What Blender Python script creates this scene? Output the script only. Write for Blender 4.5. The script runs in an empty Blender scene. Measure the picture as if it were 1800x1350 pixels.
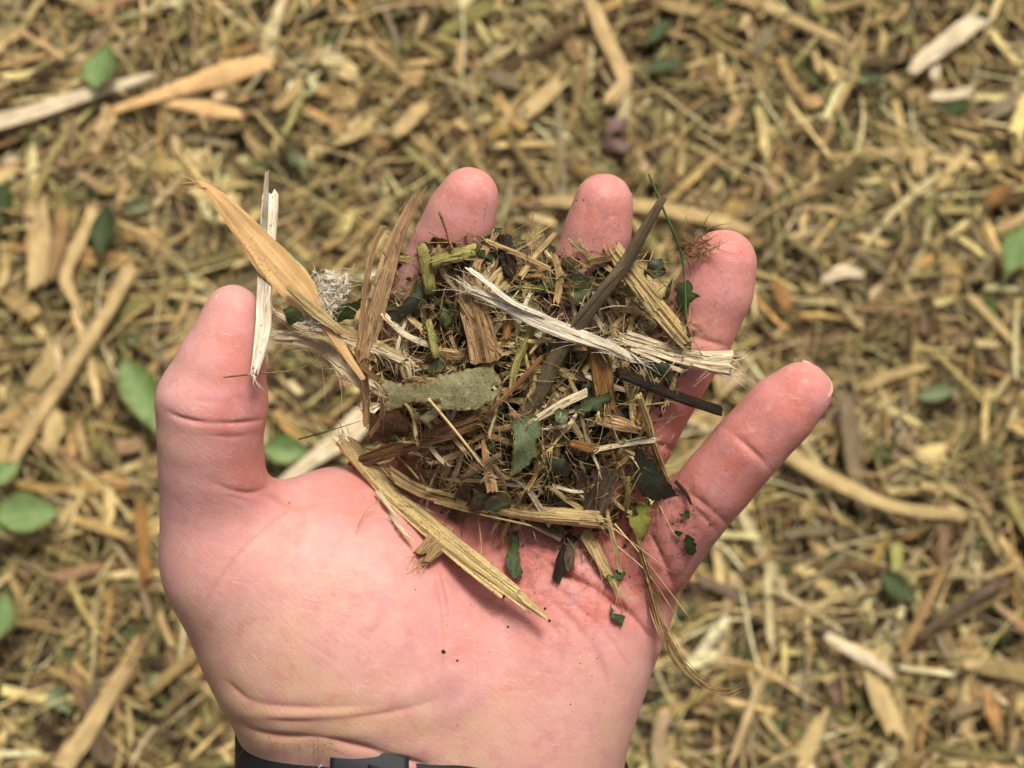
import bpy, math, random
import numpy as np
from mathutils import Vector, Matrix
from mathutils.bvhtree import BVHTree
from mathutils.geometry import delaunay_2d_cdt

# ------------------------------------------------------------------ camera, sky, sun, exposure
sc = bpy.context.scene
COL = sc.collection
TILT = math.radians(17.0)          # camera looks almost straight down
DIST = 420.0                       # mm, lens to the palm
RANGE = 1.05                       # m, lens to the ground along the view axis
SPAN = 220.0                       # mm of frame width at the palm
PXMM = SPAN / 1800.0
CAM_H = RANGE * math.cos(TILT)
cd = bpy.data.cameras.new('camera'); cam = bpy.data.objects.new('camera', cd); COL.objects.link(cam)
cam.location = (0, 0, CAM_H); cam.rotation_euler = (TILT, 0, 0)
cd.sensor_width = 36.0; cd.lens = 36.0 * DIST / SPAN
cd.clip_start = 0.02; cd.clip_end = 500.0
cd.dof.use_dof = True; cd.dof.focus_distance = (DIST - 22.0) / 1000.0; cd.dof.aperture_fstop = 25.0
sc.camera = cam

SUN_DIR = Vector((0.16, 0.36, 0.92)).normalized()      # towards the sun
world = bpy.data.worlds.new('World'); sc.world = world; world.use_nodes = True
wn = world.node_tree; bgn = wn.nodes['Background']
sky = wn.nodes.new('ShaderNodeTexSky'); sky.sky_type = 'NISHITA'; sky.sun_disc = False
sky.sun_elevation = math.asin(SUN_DIR.z); sky.sun_rotation = math.atan2(SUN_DIR.x, SUN_DIR.y)
sky.air_density = 0.3; sky.dust_density = 8.0; sky.ozone_density = 0.0
wn.links.new(sky.outputs[0], bgn.inputs[0]); bgn.inputs[1].default_value = 0.078
sd = bpy.data.lights.new('sun', 'SUN'); sd.energy = 2.5; sd.angle = math.radians(14); sd.color = (1.0, 0.94, 0.84)
sun = bpy.data.objects.new('sun', sd); COL.objects.link(sun); sun.location = (0, 0, 3)
sun.rotation_euler = SUN_DIR.to_track_quat('Z', 'Y').to_euler()
sc.view_settings.view_transform = 'Standard'; sc.view_settings.look = 'None'
sc.view_settings.gamma = 1.0; sc.view_settings.use_curve_mapping = False
sc.view_settings.exposure = 0.30
sc.render.engine = 'CYCLES'
sc.cycles.use_denoising = True
try: sc.cycles.denoiser = 'OPENIMAGEDENOISE'
except Exception: pass
sc.cycles.max_bounces = 6

# ------------------------------------------------------------------ frames of reference
CAMM = Matrix.Translation((0, 0, CAM_H)) @ Matrix.Rotation(TILT, 4, 'X')
HANDM = CAMM @ Matrix.Translation((0, 0, -DIST / 1000.0))      # palm frame: x right, y towards the fingers, z up to the eye
def P(px, py, w):                  # a place on the palm frame (mm): w = height above the palm plane
    k = PXMM * (DIST - w) / DIST
    return np.array(((px - 900.0) * k, (675.0 - py) * k, w))
def PX(p):                         # back again
    k = PXMM * (DIST - p[..., 2]) / DIST
    return 900.0 + p[..., 0] / k, 675.0 - p[..., 1] / k
def G(px, py, h=0.0):              # a place on the ground (m)
    d = CAMM.to_3x3() @ Vector(((px - 900) * PXMM / DIST, (675 - py) * PXMM / DIST, -1.0))
    t = (CAM_H - h) / -d.z
    return np.array((d.x * t, d.y * t, h))

rng = np.random.default_rng(7); random.seed(7)

# ------------------------------------------------------------------ mesh helpers
class MB:
    def __init__(s): s.v = []; s.f = []; s.uv = []; s.c = []; s.n = 0
    def add(s, v, f, uv=None, c=None):
        v = np.asarray(v, float).reshape(-1, 3)
        s.v.append(v)
        for q in f: s.f.append(tuple(int(i) + s.n for i in q))
        s.uv.append(np.zeros((len(v), 2)) if uv is None else np.asarray(uv, float))
        s.c.append(np.ones((len(v), 3)) if c is None else np.broadcast_to(np.asarray(c, float), (len(v), 3)))
        s.n += len(v)
    def arrays(s): return np.concatenate(s.v), s.f, np.concatenate(s.uv), np.concatenate(s.c)

def mesh_from(name, v, f, uv=None, col=None, smooth=True):
    me = bpy.data.meshes.new(name)
    v = np.asarray(v, np.float32)
    if isinstance(f, np.ndarray):
        nf, k = f.shape
        me.vertices.add(len(v)); me.vertices.foreach_set('co', v.ravel())
        me.loops.add(nf * k); me.loops.foreach_set('vertex_index', f.ravel().astype(np.int32))
        me.polygons.add(nf); me.polygons.foreach_set('loop_start', (np.arange(nf) * k).astype(np.int32))
        me.update(calc_edges=True); me.validate()
    else:
        me.from_pydata(v.tolist(), [], f); me.update()
    li = np.empty(len(me.loops), np.int32); me.loops.foreach_get('vertex_index', li)
    if uv is not None:
        l = me.uv_layers.new(name='UVMap'); l.data.foreach_set('uv', np.asarray(uv, np.float32)[li].ravel())
    if col is not None:
        a = me.attributes.new('tint', 'FLOAT_COLOR', 'POINT')
        c4 = np.ones((len(v), 4), np.float32); c4[:, :3] = col; a.data.foreach_set('color', c4.ravel())
    me.polygons.foreach_set('use_smooth', np.full(len(me.polygons), smooth))
    return me

def tag(o, label=None, cat=None, group=None, kind=None):
    if label: o['label'] = label
    if cat: o['category'] = cat
    if group: o['group'] = group
    if kind: o['kind'] = kind
    return o

def build(name, mb, mat, frame='palm', parent=None, smooth=True):
    """link what a builder holds as one object whose origin sits at the piece itself"""
    v, f, uv, c = mb.arrays()
    if frame == 'palm': v = v / 1000.0
    ctr = v.mean(0) if parent is None else np.zeros(3)
    me = mesh_from(name, v - ctr, f, uv, c, smooth)
    me.materials.append(mat)
    o = bpy.data.objects.new(name, me); COL.objects.link(o)
    if parent is not None:
        o.parent = parent
        o.matrix_local = Matrix.Translation(Vector(-np.array(parent['_ctr']))) if '_ctr' in parent else Matrix()
    else:
        o.matrix_world = (HANDM if frame == 'palm' else Matrix()) @ Matrix.Translation(Vector(ctr))
    return o

def spline(pts, n):
    pts = np.asarray(pts, float)
    if len(pts) == 2:
        t = np.linspace(0, 1, n)[:, None]; return pts[0] * (1 - t) + pts[1] * t
    p = np.vstack([2 * pts[0] - pts[1], pts, 2 * pts[-1] - pts[-2]])
    L = np.r_[0, np.cumsum(np.linalg.norm(np.diff(pts, axis=0), axis=1))]
    out = []
    for s in np.linspace(0, L[-1], n):
        i = min(int(np.searchsorted(L, s, side='right')) - 1, len(pts) - 2); i = max(i, 0)
        t = (s - L[i]) / max(L[i + 1] - L[i], 1e-9)
        a, b, c, d = p[i], p[i + 1], p[i + 2], p[i + 3]
        out.append(0.5 * ((2 * b) + (c - a) * t + (2 * a - 5 * b + 4 * c - d) * t ** 2 + (3 * b - a - 3 * c + d) * t ** 3))
    return np.array(out)

def unit(a): return a / np.maximum(np.linalg.norm(a, axis=-1, keepdims=True), 1e-12)

def sweep(mb, pts, wid, thk, K=5, n=None, jag=(0, 0), shape='flat', rough=0.12, twist=0.0, up=(0, 0, 1), r=None, c=None, uvk=0.1):
    """a split of wood, stalk or strip: columns of fibre that each start and end on their own"""
    r = r or rng
    pts = np.asarray(pts, float)
    L = np.linalg.norm(np.diff(pts, axis=0), axis=1).sum()
    n = n or int(np.clip(L / max(np.mean(wid), 1e-6) * 1.2, 6, 30))
    M = 60
    path = spline(pts, M)
    T = unit(np.gradient(path, axis=0))
    S = unit(np.cross(T, np.asarray(up, float)) + 1e-9); N = np.cross(S, T)
    ang = np.linspace(0, twist, M)[:, None]
    S, N = S * np.cos(ang) + N * np.sin(ang), N * np.cos(ang) - S * np.sin(ang)
    tt = np.linspace(0, 1, M)
    wid = np.atleast_1d(np.asarray(wid, float)); wt = np.interp(tt, np.linspace(0, 1, len(wid)), wid)
    cj = np.linspace(-1, 1, K)
    if shape == 'round':
        R = max(2 * K - 2, 6); th = np.linspace(0, 2 * np.pi, R, endpoint=False)
        lat, hgt = np.cos(th) / 2, np.sin(th) / 2 * (thk / max(wt.mean(), 1e-9))
    else:
        top = {'flat': 0.5 + 0 * cj, 'half': 0.5 * np.sqrt(np.maximum(1 - cj ** 2, 0)) + 0.25,
               'channel': 0.5 + 0.9 * cj ** 2, 'keel': 0.5 + 0.9 * (1 - np.abs(cj))}[shape]
        top = top + r.uniform(-.22, .22, K)
        bot = top - 1.0 if shape in ('channel', 'keel') else -0.5 + 0 * cj
        lat = np.r_[cj, cj[::-1]] / 2; hgt = np.r_[top, bot[::-1]] * thk / max(wt.mean(), 1e-9); R = 2 * K
    a0 = r.uniform(0, 1, R) * jag[0] / L; a1 = 1 - r.uniform(0, 1, R) * jag[1] / L
    if shape != 'round':
        a0[K:] = a0[:K][::-1] ; a1[K:] = a1[:K][::-1]
    i = np.linspace(0, 1, n)
    wob = 1 + rough * np.interp(i[:, None] * 7 + r.uniform(0, 9, R)[None], np.arange(18), r.uniform(-1, 1, 18))
    V = np.zeros((n, R, 3)); UV = np.zeros((n, R, 2))
    for j in range(R):
        tj = a0[j] + (a1[j] - a0[j]) * i
        g = lambda A: np.stack([np.interp(tj, tt, A[:, k]) for k in range(3)], 1)
        w = np.interp(tj, tt, wt)
        V[:, j] = g(path) + g(S) * (lat[j] * w * wob[:, j])[:, None] + g(N) * (hgt[j] * w * wob[:, (j + 3) % R])[:, None]
        UV[:, j, 0] = tj * L * uvk; UV[:, j, 1] = (lat[j] * wt.mean() + hgt[j] * wt.mean() * 0.7) * uvk
    f = []
    for a in range(n - 1):
        for j in range(R):
            f.append((a * R + j, a * R + (j + 1) % R, (a + 1) * R + (j + 1) % R, (a + 1) * R + j))
    if shape == 'round':
        f.append(tuple(range(R))[::-1]); f.append(tuple((n - 1) * R + j for j in range(R)))
    else:
        for b, s in ((0, -1), ((n - 1) * R, 1)):
            for j in range(K - 1):
                q = (b + j, b + j + 1, b + R - 2 - j, b + R - 1 - j)
                f.append(q if s > 0 else q[::-1])
    mb.add(V.reshape(-1, 3), f, UV.reshape(-1, 2), c)

def hair(mb, pts, r0, r1=None, n=8, c=None):
    path = spline(pts, n); T = unit(np.gradient(path, axis=0))
    S = unit(np.cross(T, (0.2, 0.3, 1.0))); N = np.cross(S, T)
    rr = np.linspace(r0, r0 * 0.25 if r1 is None else r1, n)[:, None]
    V = np.stack([path + rr * (S * math.cos(a) + N * math.sin(a)) for a in (0, 2.09, 4.19)], 1)
    f = [(a * 3 + j, a * 3 + (j + 1) % 3, a * 3 + 3 + (j + 1) % 3, a * 3 + 3 + j) for a in range(n - 1) for j in range(3)]
    f += [(2, 1, 0), (n * 3 - 3, n * 3 - 2, n * 3 - 1)]
    L = np.linalg.norm(np.diff(path, axis=0), axis=1).sum()
    uv = np.zeros((n, 3, 2)); uv[:, :, 0] = np.linspace(0, L * .1, n)[:, None]; uv[:, :, 1] = rng.uniform(0, 1)
    mb.add(V.reshape(-1, 3), f, uv.reshape(-1, 2), c)

def sheet(mb, out2, place, step, thick, rough=0.0, r=None, inner=True, uvk=0.1, crisp=0.0):
    """a leaf or flake: outline filled with a fine net, laid out by place(a, b), with a real thickness"""
    r = r or rng
    out2 = np.asarray(out2, float); o = []
    for a, b in zip(out2, np.roll(out2, -1, 0)):
        m = max(1, int(np.linalg.norm(b - a) / step))
        for k in range(m):
            o.append(a + (b - a) * k / m + (r.normal(0, rough, 2) if rough else 0))
    n = len(o); pts = [Vector(p) for p in o]
    lo, hi = out2.min(0), out2.max(0)
    if inner:
        for x in np.arange(lo[0], hi[0], step * 1.4):
            for y in np.arange(lo[1], hi[1], step * 1.4):
                pts.append(Vector((x + r.uniform(-.3, .3) * step, y + r.uniform(-.3, .3) * step)))
    res = delaunay_2d_cdt(pts, [(i, (i + 1) % n) for i in range(n)], [], 1, 1e-4)
    v2 = np.array([tuple(p) for p in res[0]]); tr = [tuple(t) for t in res[2]]
    if not tr: return
    use = sorted({i for t in tr for i in t}); mp = {u: i for i, u in enumerate(use)}
    v2 = v2[use]; tr = [tuple(mp[i] for i in t) for t in tr]
    top = np.array([place(a, b) for a, b in v2]); top[:, 2] += r.normal(0, crisp, len(top)) if crisp else 0
    cnt = {}
    for t in tr:
        for e in ((t[0], t[1]), (t[1], t[2]), (t[2], t[0])): cnt[e] = 1
    rim = [e for e in cnt if (e[1], e[0]) not in cnt]
    m = len(top)
    nrm = np.zeros_like(top)
    for t in tr:
        q = np.cross(top[t[1]] - top[t[0]], top[t[2]] - top[t[0]])
        for i in t: nrm[i] += q
    nrm = unit(nrm); nrm[nrm[:, 2] < 0] *= -1
    V = np.vstack([top + nrm * thick / 2, top - nrm * thick / 2])
    flip = np.cross(top[tr[0][1]] - top[tr[0][0]], top[tr[0][2]] - top[tr[0][0]])[2] < 0
    F = [t[::-1] if flip else t for t in tr]
    F += [tuple(i + m for i in t[::-1]) for t in F]
    rv = sorted({i for e in rim for i in e}); rm = {i: 2 * m + k for k, i in enumerate(rv)}; q = len(rv)      # the cut edge has vertices of its own
    F += [(rm[e[0]], rm[e[0]] + q, rm[e[1]] + q, rm[e[1]]) if not flip else (rm[e[1]], rm[e[1]] + q, rm[e[0]] + q, rm[e[0]]) for e in rim]
    uv = (v2 - v2.mean(0)) * uvk; c = np.ones((m, 3)); c[rv] = np.array((.85, .66, .42)) * r.uniform(.6, 1.1, (q, 1))
    V = np.vstack([V, V[rv], V[[i + m for i in rv]]])
    mb.add(V, F, np.vstack([uv, uv, uv[rv], uv[rv]]), np.vstack([c, c, c[rv], c[rv]]))

# ------------------------------------------------------------------ materials
def new_mat(name):
    m = bpy.data.materials.new(name); m.use_nodes = True
    nt = m.node_tree; return m, nt, nt.nodes['Principled BSDF']
def nd(nt, t, **kw):
    n = nt.nodes.new(t)
    for k, v in kw.items(): setattr(n, k, v)
    return n
def mathn(nt, op, a, b=None, clamp=False):
    n = nd(nt, 'ShaderNodeMath', operation=op); n.use_clamp = clamp
    for i, x in enumerate((a, b)):
        if x is None: continue
        if isinstance(x, (int, float)): n.inputs[i].default_value = x
        else: nt.links.new(x, n.inputs[i])
    return n.outputs[0]
def mixc(nt, fac, a, b, mode='MIX'):
    n = nd(nt, 'ShaderNodeMix', data_type='RGBA', blend_type=mode)
    for i, x in ((0, fac), (6, a), (7, b)):
        if isinstance(x, (int, float)): n.inputs[i].default_value = x
        elif isinstance(x, (tuple, list)): n.inputs[i].default_value = (*x[:3], 1)
        else: nt.links.new(x, n.inputs[i])
    return n.outputs[2]
def maprange(nt, x, a, b, c=0.0, d=1.0):
    n = nd(nt, 'ShaderNodeMapRange'); nt.links.new(x, n.inputs[0])
    for i, q in zip((1, 2, 3, 4), (a, b, c, d)): n.inputs[i].default_value = q
    return n.outputs[0]
def noise(nt, vec, scale, detail=3, rough=0.55):
    n = nd(nt, 'ShaderNodeTexNoise'); n.inputs['Scale'].default_value = scale
    n.inputs['Detail'].default_value = detail; n.inputs['Roughness'].default_value = rough
    nt.links.new(vec, n.inputs['Vector']); return n.outputs[0]
def uvvec(nt, su, sv):
    """UV in centimetres stretched along the grain, shifted per object"""
    tc = nd(nt, 'ShaderNodeTexCoord'); oi = nd(nt, 'ShaderNodeObjectInfo')
    m = nd(nt, 'ShaderNodeVectorMath', operation='MULTIPLY'); nt.links.new(tc.outputs['UV'], m.inputs[0])
    m.inputs[1].default_value = (su, sv, 1)
    cx = nd(nt, 'ShaderNodeCombineXYZ')
    nt.links.new(mathn(nt, 'MULTIPLY', oi.outputs['Random'], 37.0), cx.inputs[2])
    nt.links.new(mathn(nt, 'MULTIPLY', oi.outputs['Random'], 11.0), cx.inputs[0])
    a = nd(nt, 'ShaderNodeVectorMath', operation='ADD')
    nt.links.new(m.outputs[0], a.inputs[0]); nt.links.new(cx.outputs[0], a.inputs[1])
    return a.outputs[0]

def wood(name, light, dark, speck=0.3, speckcol=(0.03, 0.02, 0.012), grain=1.0, bump=0.7, rough=0.75, tint=False, crk=1.0):
    m, nt, b = new_mat(name)
    s1 = noise(nt, uvvec(nt, 0.8, 11), 1.0, 4); s2 = noise(nt, uvvec(nt, 2.0, 45), 1.0, 3)
    g = maprange(nt, mathn(nt, 'ADD', mathn(nt, 'MULTIPLY', s1, .55), mathn(nt, 'MULTIPLY', s2, .45)), .5 - .13 / grain, .5 + .13 / grain)
    if tint:
        at = nd(nt, 'ShaderNodeAttribute', attribute_name='tint')
        col = mixc(nt, g, mixc(nt, 1.0, at.outputs[0], dark, 'MULTIPLY'), mixc(nt, 1.0, at.outputs[0], light, 'MULTIPLY'))
    else:
        col = mixc(nt, g, dark, light)
    sp = noise(nt, uvvec(nt, 15, 34), 1.0, 4, .7); big = noise(nt, uvvec(nt, .9, 2.2), 1.0, 3)
    k = mathn(nt, 'ADD', sp, mathn(nt, 'MULTIPLY', mathn(nt, 'SUBTRACT', big, .5), .32))
    spm = maprange(nt, k, .70 - .16 * speck, .82 - .16 * speck)
    col = mixc(nt, mathn(nt, 'MULTIPLY', spm, .75), col, speckcol)
    wear = maprange(nt, big, .35, .65, .80, 1.20)
    wc = nd(nt, 'ShaderNodeCombineXYZ')
    for q in range(3): nt.links.new(wear, wc.inputs[q])
    col = mixc(nt, 1.0, col, wc.outputs[0], 'MULTIPLY')
    s3 = noise(nt, uvvec(nt, .9, 23), 1.0, 2); brk = maprange(nt, noise(nt, uvvec(nt, 1.6, 6), 1.0, 2), .42, .60)
    crack = mathn(nt, 'MULTIPLY', maprange(nt, mathn(nt, 'ABSOLUTE', mathn(nt, 'SUBTRACT', s3, .5)), .0, .03, 1, 0), brk)
    col = mixc(nt, mathn(nt, 'MULTIPLY', crack, .65 * crk), col, (.055, .034, .018))
    nt.links.new(col, b.inputs['Base Color']); b.inputs['Roughness'].default_value = rough
    b.inputs['Specular IOR Level'].default_value = 0.3
    bp = nd(nt, 'ShaderNodeBump'); bp.inputs['Strength'].default_value = bump; bp.inputs['Distance'].default_value = 0.0006
    nt.links.new(mathn(nt, 'SUBTRACT', mathn(nt, 'ADD', g, mathn(nt, 'MULTIPLY', sp, .5)), mathn(nt, 'MULTIPLY', crack, .7 * crk)), bp.inputs['Height'])
    nt.links.new(bp.outputs[0], b.inputs['Normal'])
    return m

def leafmat(name, ca, cb, vein, speck=0.15, trans=0.2, rough=0.55, tint=False):
    m, nt, b = new_mat(name)
    tc = nd(nt, 'ShaderNodeTexCoord')
    n1 = noise(nt, uvvec(nt, 1.3, 1.3), 1.6, 5); n2 = noise(nt, uvvec(nt, 1, 1), 18, 3)
    g = maprange(nt, mathn(nt, 'ADD', mathn(nt, 'MULTIPLY', n1, .6), mathn(nt, 'MULTIPLY', n2, .4)), .40, .60)
    if tint:
        at = nd(nt, 'ShaderNodeAttribute', attribute_name='tint')
        col = mixc(nt, g, mixc(nt, 1., at.outputs[0], ca, 'MULTIPLY'), mixc(nt, 1., at.outputs[0], cb, 'MULTIPLY'))
    else:
        at = nd(nt, 'ShaderNodeAttribute', attribute_name='tint'); col = mixc(nt, 1., mixc(nt, g, ca, cb), at.outputs[0], 'MULTIPLY')
    sx = nd(nt, 'ShaderNodeSeparateXYZ'); nt.links.new(tc.outputs['UV'], sx.inputs[0])
    wv = nd(nt, 'ShaderNodeTexVoronoi', feature='DISTANCE_TO_EDGE'); wv.inputs['Scale'].default_value = 3.2
    nt.links.new(uvvec(nt, 1, 1), wv.inputs['Vector'])
    net = maprange(nt, wv.outputs[0], .0, .05, 1, 0)
    bend = mathn(nt, 'ADD', sx.outputs[1], mathn(nt, 'MULTIPLY', mathn(nt, 'SUBTRACT', n1, .5), .35))
    mid = mathn(nt, 'MULTIPLY', maprange(nt, mathn(nt, 'ABSOLUTE', bend), .0, .03, 1, 0), .7)
    v = mathn(nt, 'MAXIMUM', mathn(nt, 'MULTIPLY', net, .28), mid)
    if tint:
        at2 = nd(nt, 'ShaderNodeAttribute', attribute_name='tint')
        veinc = mixc(nt, 1., at2.outputs[0], vein, 'MULTIPLY')
    else: veinc = vein
    col = mixc(nt, mathn(nt, 'MULTIPLY', v, .6), col, veinc)
    sp = maprange(nt, noise(nt, uvvec(nt, 1, 1), 22, 3, .7), .70 - .16 * speck, .80 - .16 * speck)
    col = mixc(nt, mathn(nt, 'MULTIPLY', sp, .75), col, (.03, .025, .012))
    nt.links.new(col, b.inputs['Base Color']); b.inputs['Roughness'].default_value = rough
    b.inputs['Specular IOR Level'].default_value = 0.3
    bp = nd(nt, 'ShaderNodeBump'); bp.inputs['Strength'].default_value = .35; bp.inputs['Distance'].default_value = .0004
    nt.links.new(mathn(nt, 'ADD', n2, mathn(nt, 'MULTIPLY', v, .12)), bp.inputs['Height']); nt.links.new(bp.outputs[0], b.inputs['Normal'])
    tr = nd(nt, 'ShaderNodeBsdfTranslucent'); nt.links.new(col, tr.inputs[0])
    mx = nd(nt, 'ShaderNodeMixShader'); mx.inputs[0].default_value = trans
    nt.links.new(b.outputs[0], mx.inputs[1]); nt.links.new(tr.outputs[0], mx.inputs[2])
    nt.links.new(mx.outputs[0], nt.nodes['Material Output'].inputs[0])
    return m

def plain(name, col, rough=.8, bumps=None, spec=.4):
    m, nt, b = new_mat(name)
    tc = nd(nt, 'ShaderNodeTexCoord')
    n1 = noise(nt, tc.outputs['Object'], bumps or 400, 4)
    nt.links.new(mixc(nt, maprange(nt, n1, .35, .65), tuple(x * .65 for x in col), tuple(min(1, x * 1.3) for x in col)), b.inputs['Base Color'])
    b.inputs['Roughness'].default_value = rough; b.inputs['Specular IOR Level'].default_value = spec
    return m

MW = dict(
    straw=wood('straw_wood', (.74, .57, .28), (.44, .29, .12), .45, crk=.7),
    speckled=wood('speckled_straw', (.76, .60, .29), (.48, .34, .135), .8, (.07, .045, .014), crk=.7),
    cream=wood('cream_wood', (.87, .77, .54), (.68, .54, .32), .4, (.14, .08, .03), crk=.55),
    white=wood('white_fibre', (.88, .82, .66), (.66, .56, .38), .6, (.07, .045, .02), crk=.6),
    tan=wood('tan_wood', (.52, .345, .155), (.26, .15, .06), .4),
    chunk=wood('chunk_wood', (.66, .44, .22), (.24, .13, .05), .4, grain=1.4, bump=.9),
    brown=wood('brown_bark', (.42, .26, .11), (.14, .075, .03), .6, bump=1.0),
    bark=wood('tan_bark', (.66, .45, .245), (.36, .21, .095), .7, bump=.8),
    twig=wood('grey_twig_bark', (.22, .172, .098), (.11, .082, .044), .45, (.36, .31, .21), grain=.6, bump=.8, crk=.6),
    dark=wood('dark_brown_bark', (.055, .036, .022), (.02, .013, .008), .3, bump=.9),
    orange=wood('orange_husk', (.80, .53, .25), (.60, .36, .145), .75, (.22, .11, .045), grain=.45, bump=.25, crk=.25),
    orangewood=wood('orange_wood', (.50, .27, .085), (.22, .10, .03), .4, bump=.8),
    green=wood('green_stem', (.52, .47, .16), (.30, .27, .07), 1.0, (.05, .05, .015)),
    grass=wood('grass_blade_green', (.10, .16, .05), (.05, .085, .025), .1),
    pith=wood('pith_fibre', (.90, .85, .70), (.74, .65, .48), .25, (.35, .24, .12), crk=.2),
    grey=wood('grey_bark_flake', (.23, .165, .098), (.095, .064, .035), .5, bump=.9),
    root=wood('rootlet_brown', (.36, .20, .085), (.20, .10, .04), .2),
    tinted=wood('litter_wood', (1.25, 1.22, 1.15), (.60, .55, .50), .35, tint=True),
)
ML = dict(
    sage=leafmat('sage_leaf', (.27, .255, .115), (.46, .425, .24), (.50, .47, .29), .8),
    green=leafmat('green_leaf', (.15, .20, .092), (.25, .30, .16), (.32, .36, .21), .5),
    teal=leafmat('dark_teal_leaf', (.055, .076, .048), (.10, .122, .08), (.13, .15, .10), .5, rough=.45),
    deep=leafmat('deep_green_leaf', (.04, .066, .02), (.08, .115, .038), (.12, .16, .06), .4),
    lime=leafmat('yellow_green_leaf', (.26, .28, .05), (.36, .36, .09), (.42, .42, .15), .3),
    fresh=leafmat('fresh_weed_leaf', (.17, .285, .095), (.28, .39, .15), (.40, .50, .24), .25, .25, .65),
    brown=leafmat('dead_leaf', (.12, .072, .04), (.22, .14, .08), (.28, .19, .11), .4),
    tinted=leafmat('litter_leaf', (.75, .75, .75), (1.2, 1.2, 1.2), (1.5, 1.5, 1.5), .2, tint=True),
)
# ------------------------------------------------------------------ the hand: one continuous surface grown from a distance field
VOX = 0.80
LO = np.array((-90.0, -175.0, -52.0)); HI = np.array((82.0, 56.0, 56.0))
GN = np.ceil((HI - LO) / VOX).astype(int)
AX = [(LO[i] + VOX * np.arange(GN[i])).astype(np.float32) for i in range(3)]
F = np.full(GN, 40.0, np.float32)

def box_of(lo, hi):
    a = np.clip(((lo - LO) / VOX).astype(int), 0, GN); b = np.clip(((hi - LO) / VOX).astype(int) + 2, 0, GN)
    return tuple(slice(int(p), int(q)) for p, q in zip(a, b))
def coords(s): return AX[0][s[0]][:, None, None], AX[1][s[1]][None, :, None], AX[2][s[2]][None, None, :]
def smin(a, b, k):
    h = np.maximum(k - np.abs(a - b), 0) / k
    return np.minimum(a, b) - h * h * k * 0.25
def cone_d(X, Y, Z, a, b, ra, rb, flat=1.0):
    d = b - a; L2 = float(d @ d) + 1e-9
    t = np.clip(((X - a[0]) * d[0] + (Y - a[1]) * d[1] + (Z - a[2]) * d[2]) / L2, 0, 1)
    dx, dy, dz = X - a[0] - t * d[0], Y - a[1] - t * d[1], (Z - a[2] - t * d[2]) * flat
    return np.sqrt(dx * dx + dy * dy + dz * dz) - (ra + (rb - ra) * t)
def put(fun, lo, hi, k):
    s = box_of(lo - 14, hi + 14)
    F[s] = smin(F[s], fun(*coords(s)).astype(np.float32), k)
def cone(a, b, k=6.0, flat=1.0):        # a, b = (px, py, w, radius mm)
    pa, pb = P(*a[:3]), P(*b[:3]); r = max(a[3], b[3])
    put(lambda X, Y, Z: cone_d(X, Y, Z, pa, pb, a[3], b[3], flat), np.minimum(pa, pb) - r / min(flat, 1), np.maximum(pa, pb) + r / min(flat, 1), k)
def blob(c, rad, k=8.0, rot=0.0):       # ellipsoid turned in the palm plane
    p = P(*c); rad = np.array(rad, float); cs, sn = math.cos(rot), math.sin(rot)
    def fun(X, Y, Z):
        x, y, z = X - p[0], Y - p[1], Z - p[2]
        u, v = (x * cs + y * sn) / rad[0], (-x * sn + y * cs) / rad[1]; w = z / rad[2]
        q = np.sqrt(u * u + v * v + w * w); g = np.sqrt((u / rad[0]) ** 2 + (v / rad[1]) ** 2 + (w / rad[2]) ** 2) + 1e-6
        return q * (q - 1) / g
    m = np.full(3, rad.max()); put(fun, p - m, p + m, k)
def chain(nodes, k=3.0, join=5.0, pads=()):
    ps = [P(*n[:3]) for n in nodes]; rs = [n[3] for n in nodes]
    pad_p = [(P(*q[:3]), q[3]) for q in pads]
    allp = np.array(ps); lo, hi = allp.min(0) - max(rs), allp.max(0) + max(rs)
    def fun(X, Y, Z):
        d = None
        for i in range(len(ps) - 1):
            e = cone_d(X, Y, Z, ps[i], ps[i + 1], rs[i], rs[i + 1])
            d = e if d is None else smin(d, e, .6)
        for q, r in pad_p:
            d = smin(d, np.sqrt((X - q[0]) ** 2 + (Y - q[1]) ** 2 + (Z - q[2]) ** 2) - r, 4.0)
        return d
    put(fun, lo, hi, join)

# palm: metacarpals and the pads over them
WR = (770, 1370, -20)
MCP = dict(index=(800, 885, -9), middle=(900, 915, -12), ring=(1000, 965, -11), little=(1088, 1040, -8))
cone((700, 1330, -18, 15), (*MCP['index'], 10.5), 10)
cone((770, 1350, -19, 15), (*MCP['middle'], 11), 10)
cone((850, 1350, -19, 15), (*MCP['ring'], 10.5), 10)
cone((900, 1350, -16, 15), (*MCP['little'], 9.0), 9)
cone((955, 1345, -12, 13.0), (1040, 1140, -6, 11.0), 12)         # outer edge pad
blob((950, 1180, -8), (17, 32, 16), 14, -0.25)
cone((1010, 965, -9, 10), (1095, 1045, -6, 10), 8)                # pads under the finger bases
cone((860, 905, -10, 10), (1010, 965, -9, 10), 8)
# ball of the thumb
blob((595, 1090, -4), (29, 32, 21), 13, 0.5)
blob((690, 1190, -8), (25, 25, 17), 14, 0)
cone((405, 985, 3, 12.8), (535, 1225, -10, 13.5), 11)
# web to the first finger
cone((470, 995, 2, 8.5), (605, 912, -5, 7.5), 9); cone((605, 912, -5, 7.5), (790, 885, -8, 10), 9)
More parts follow.
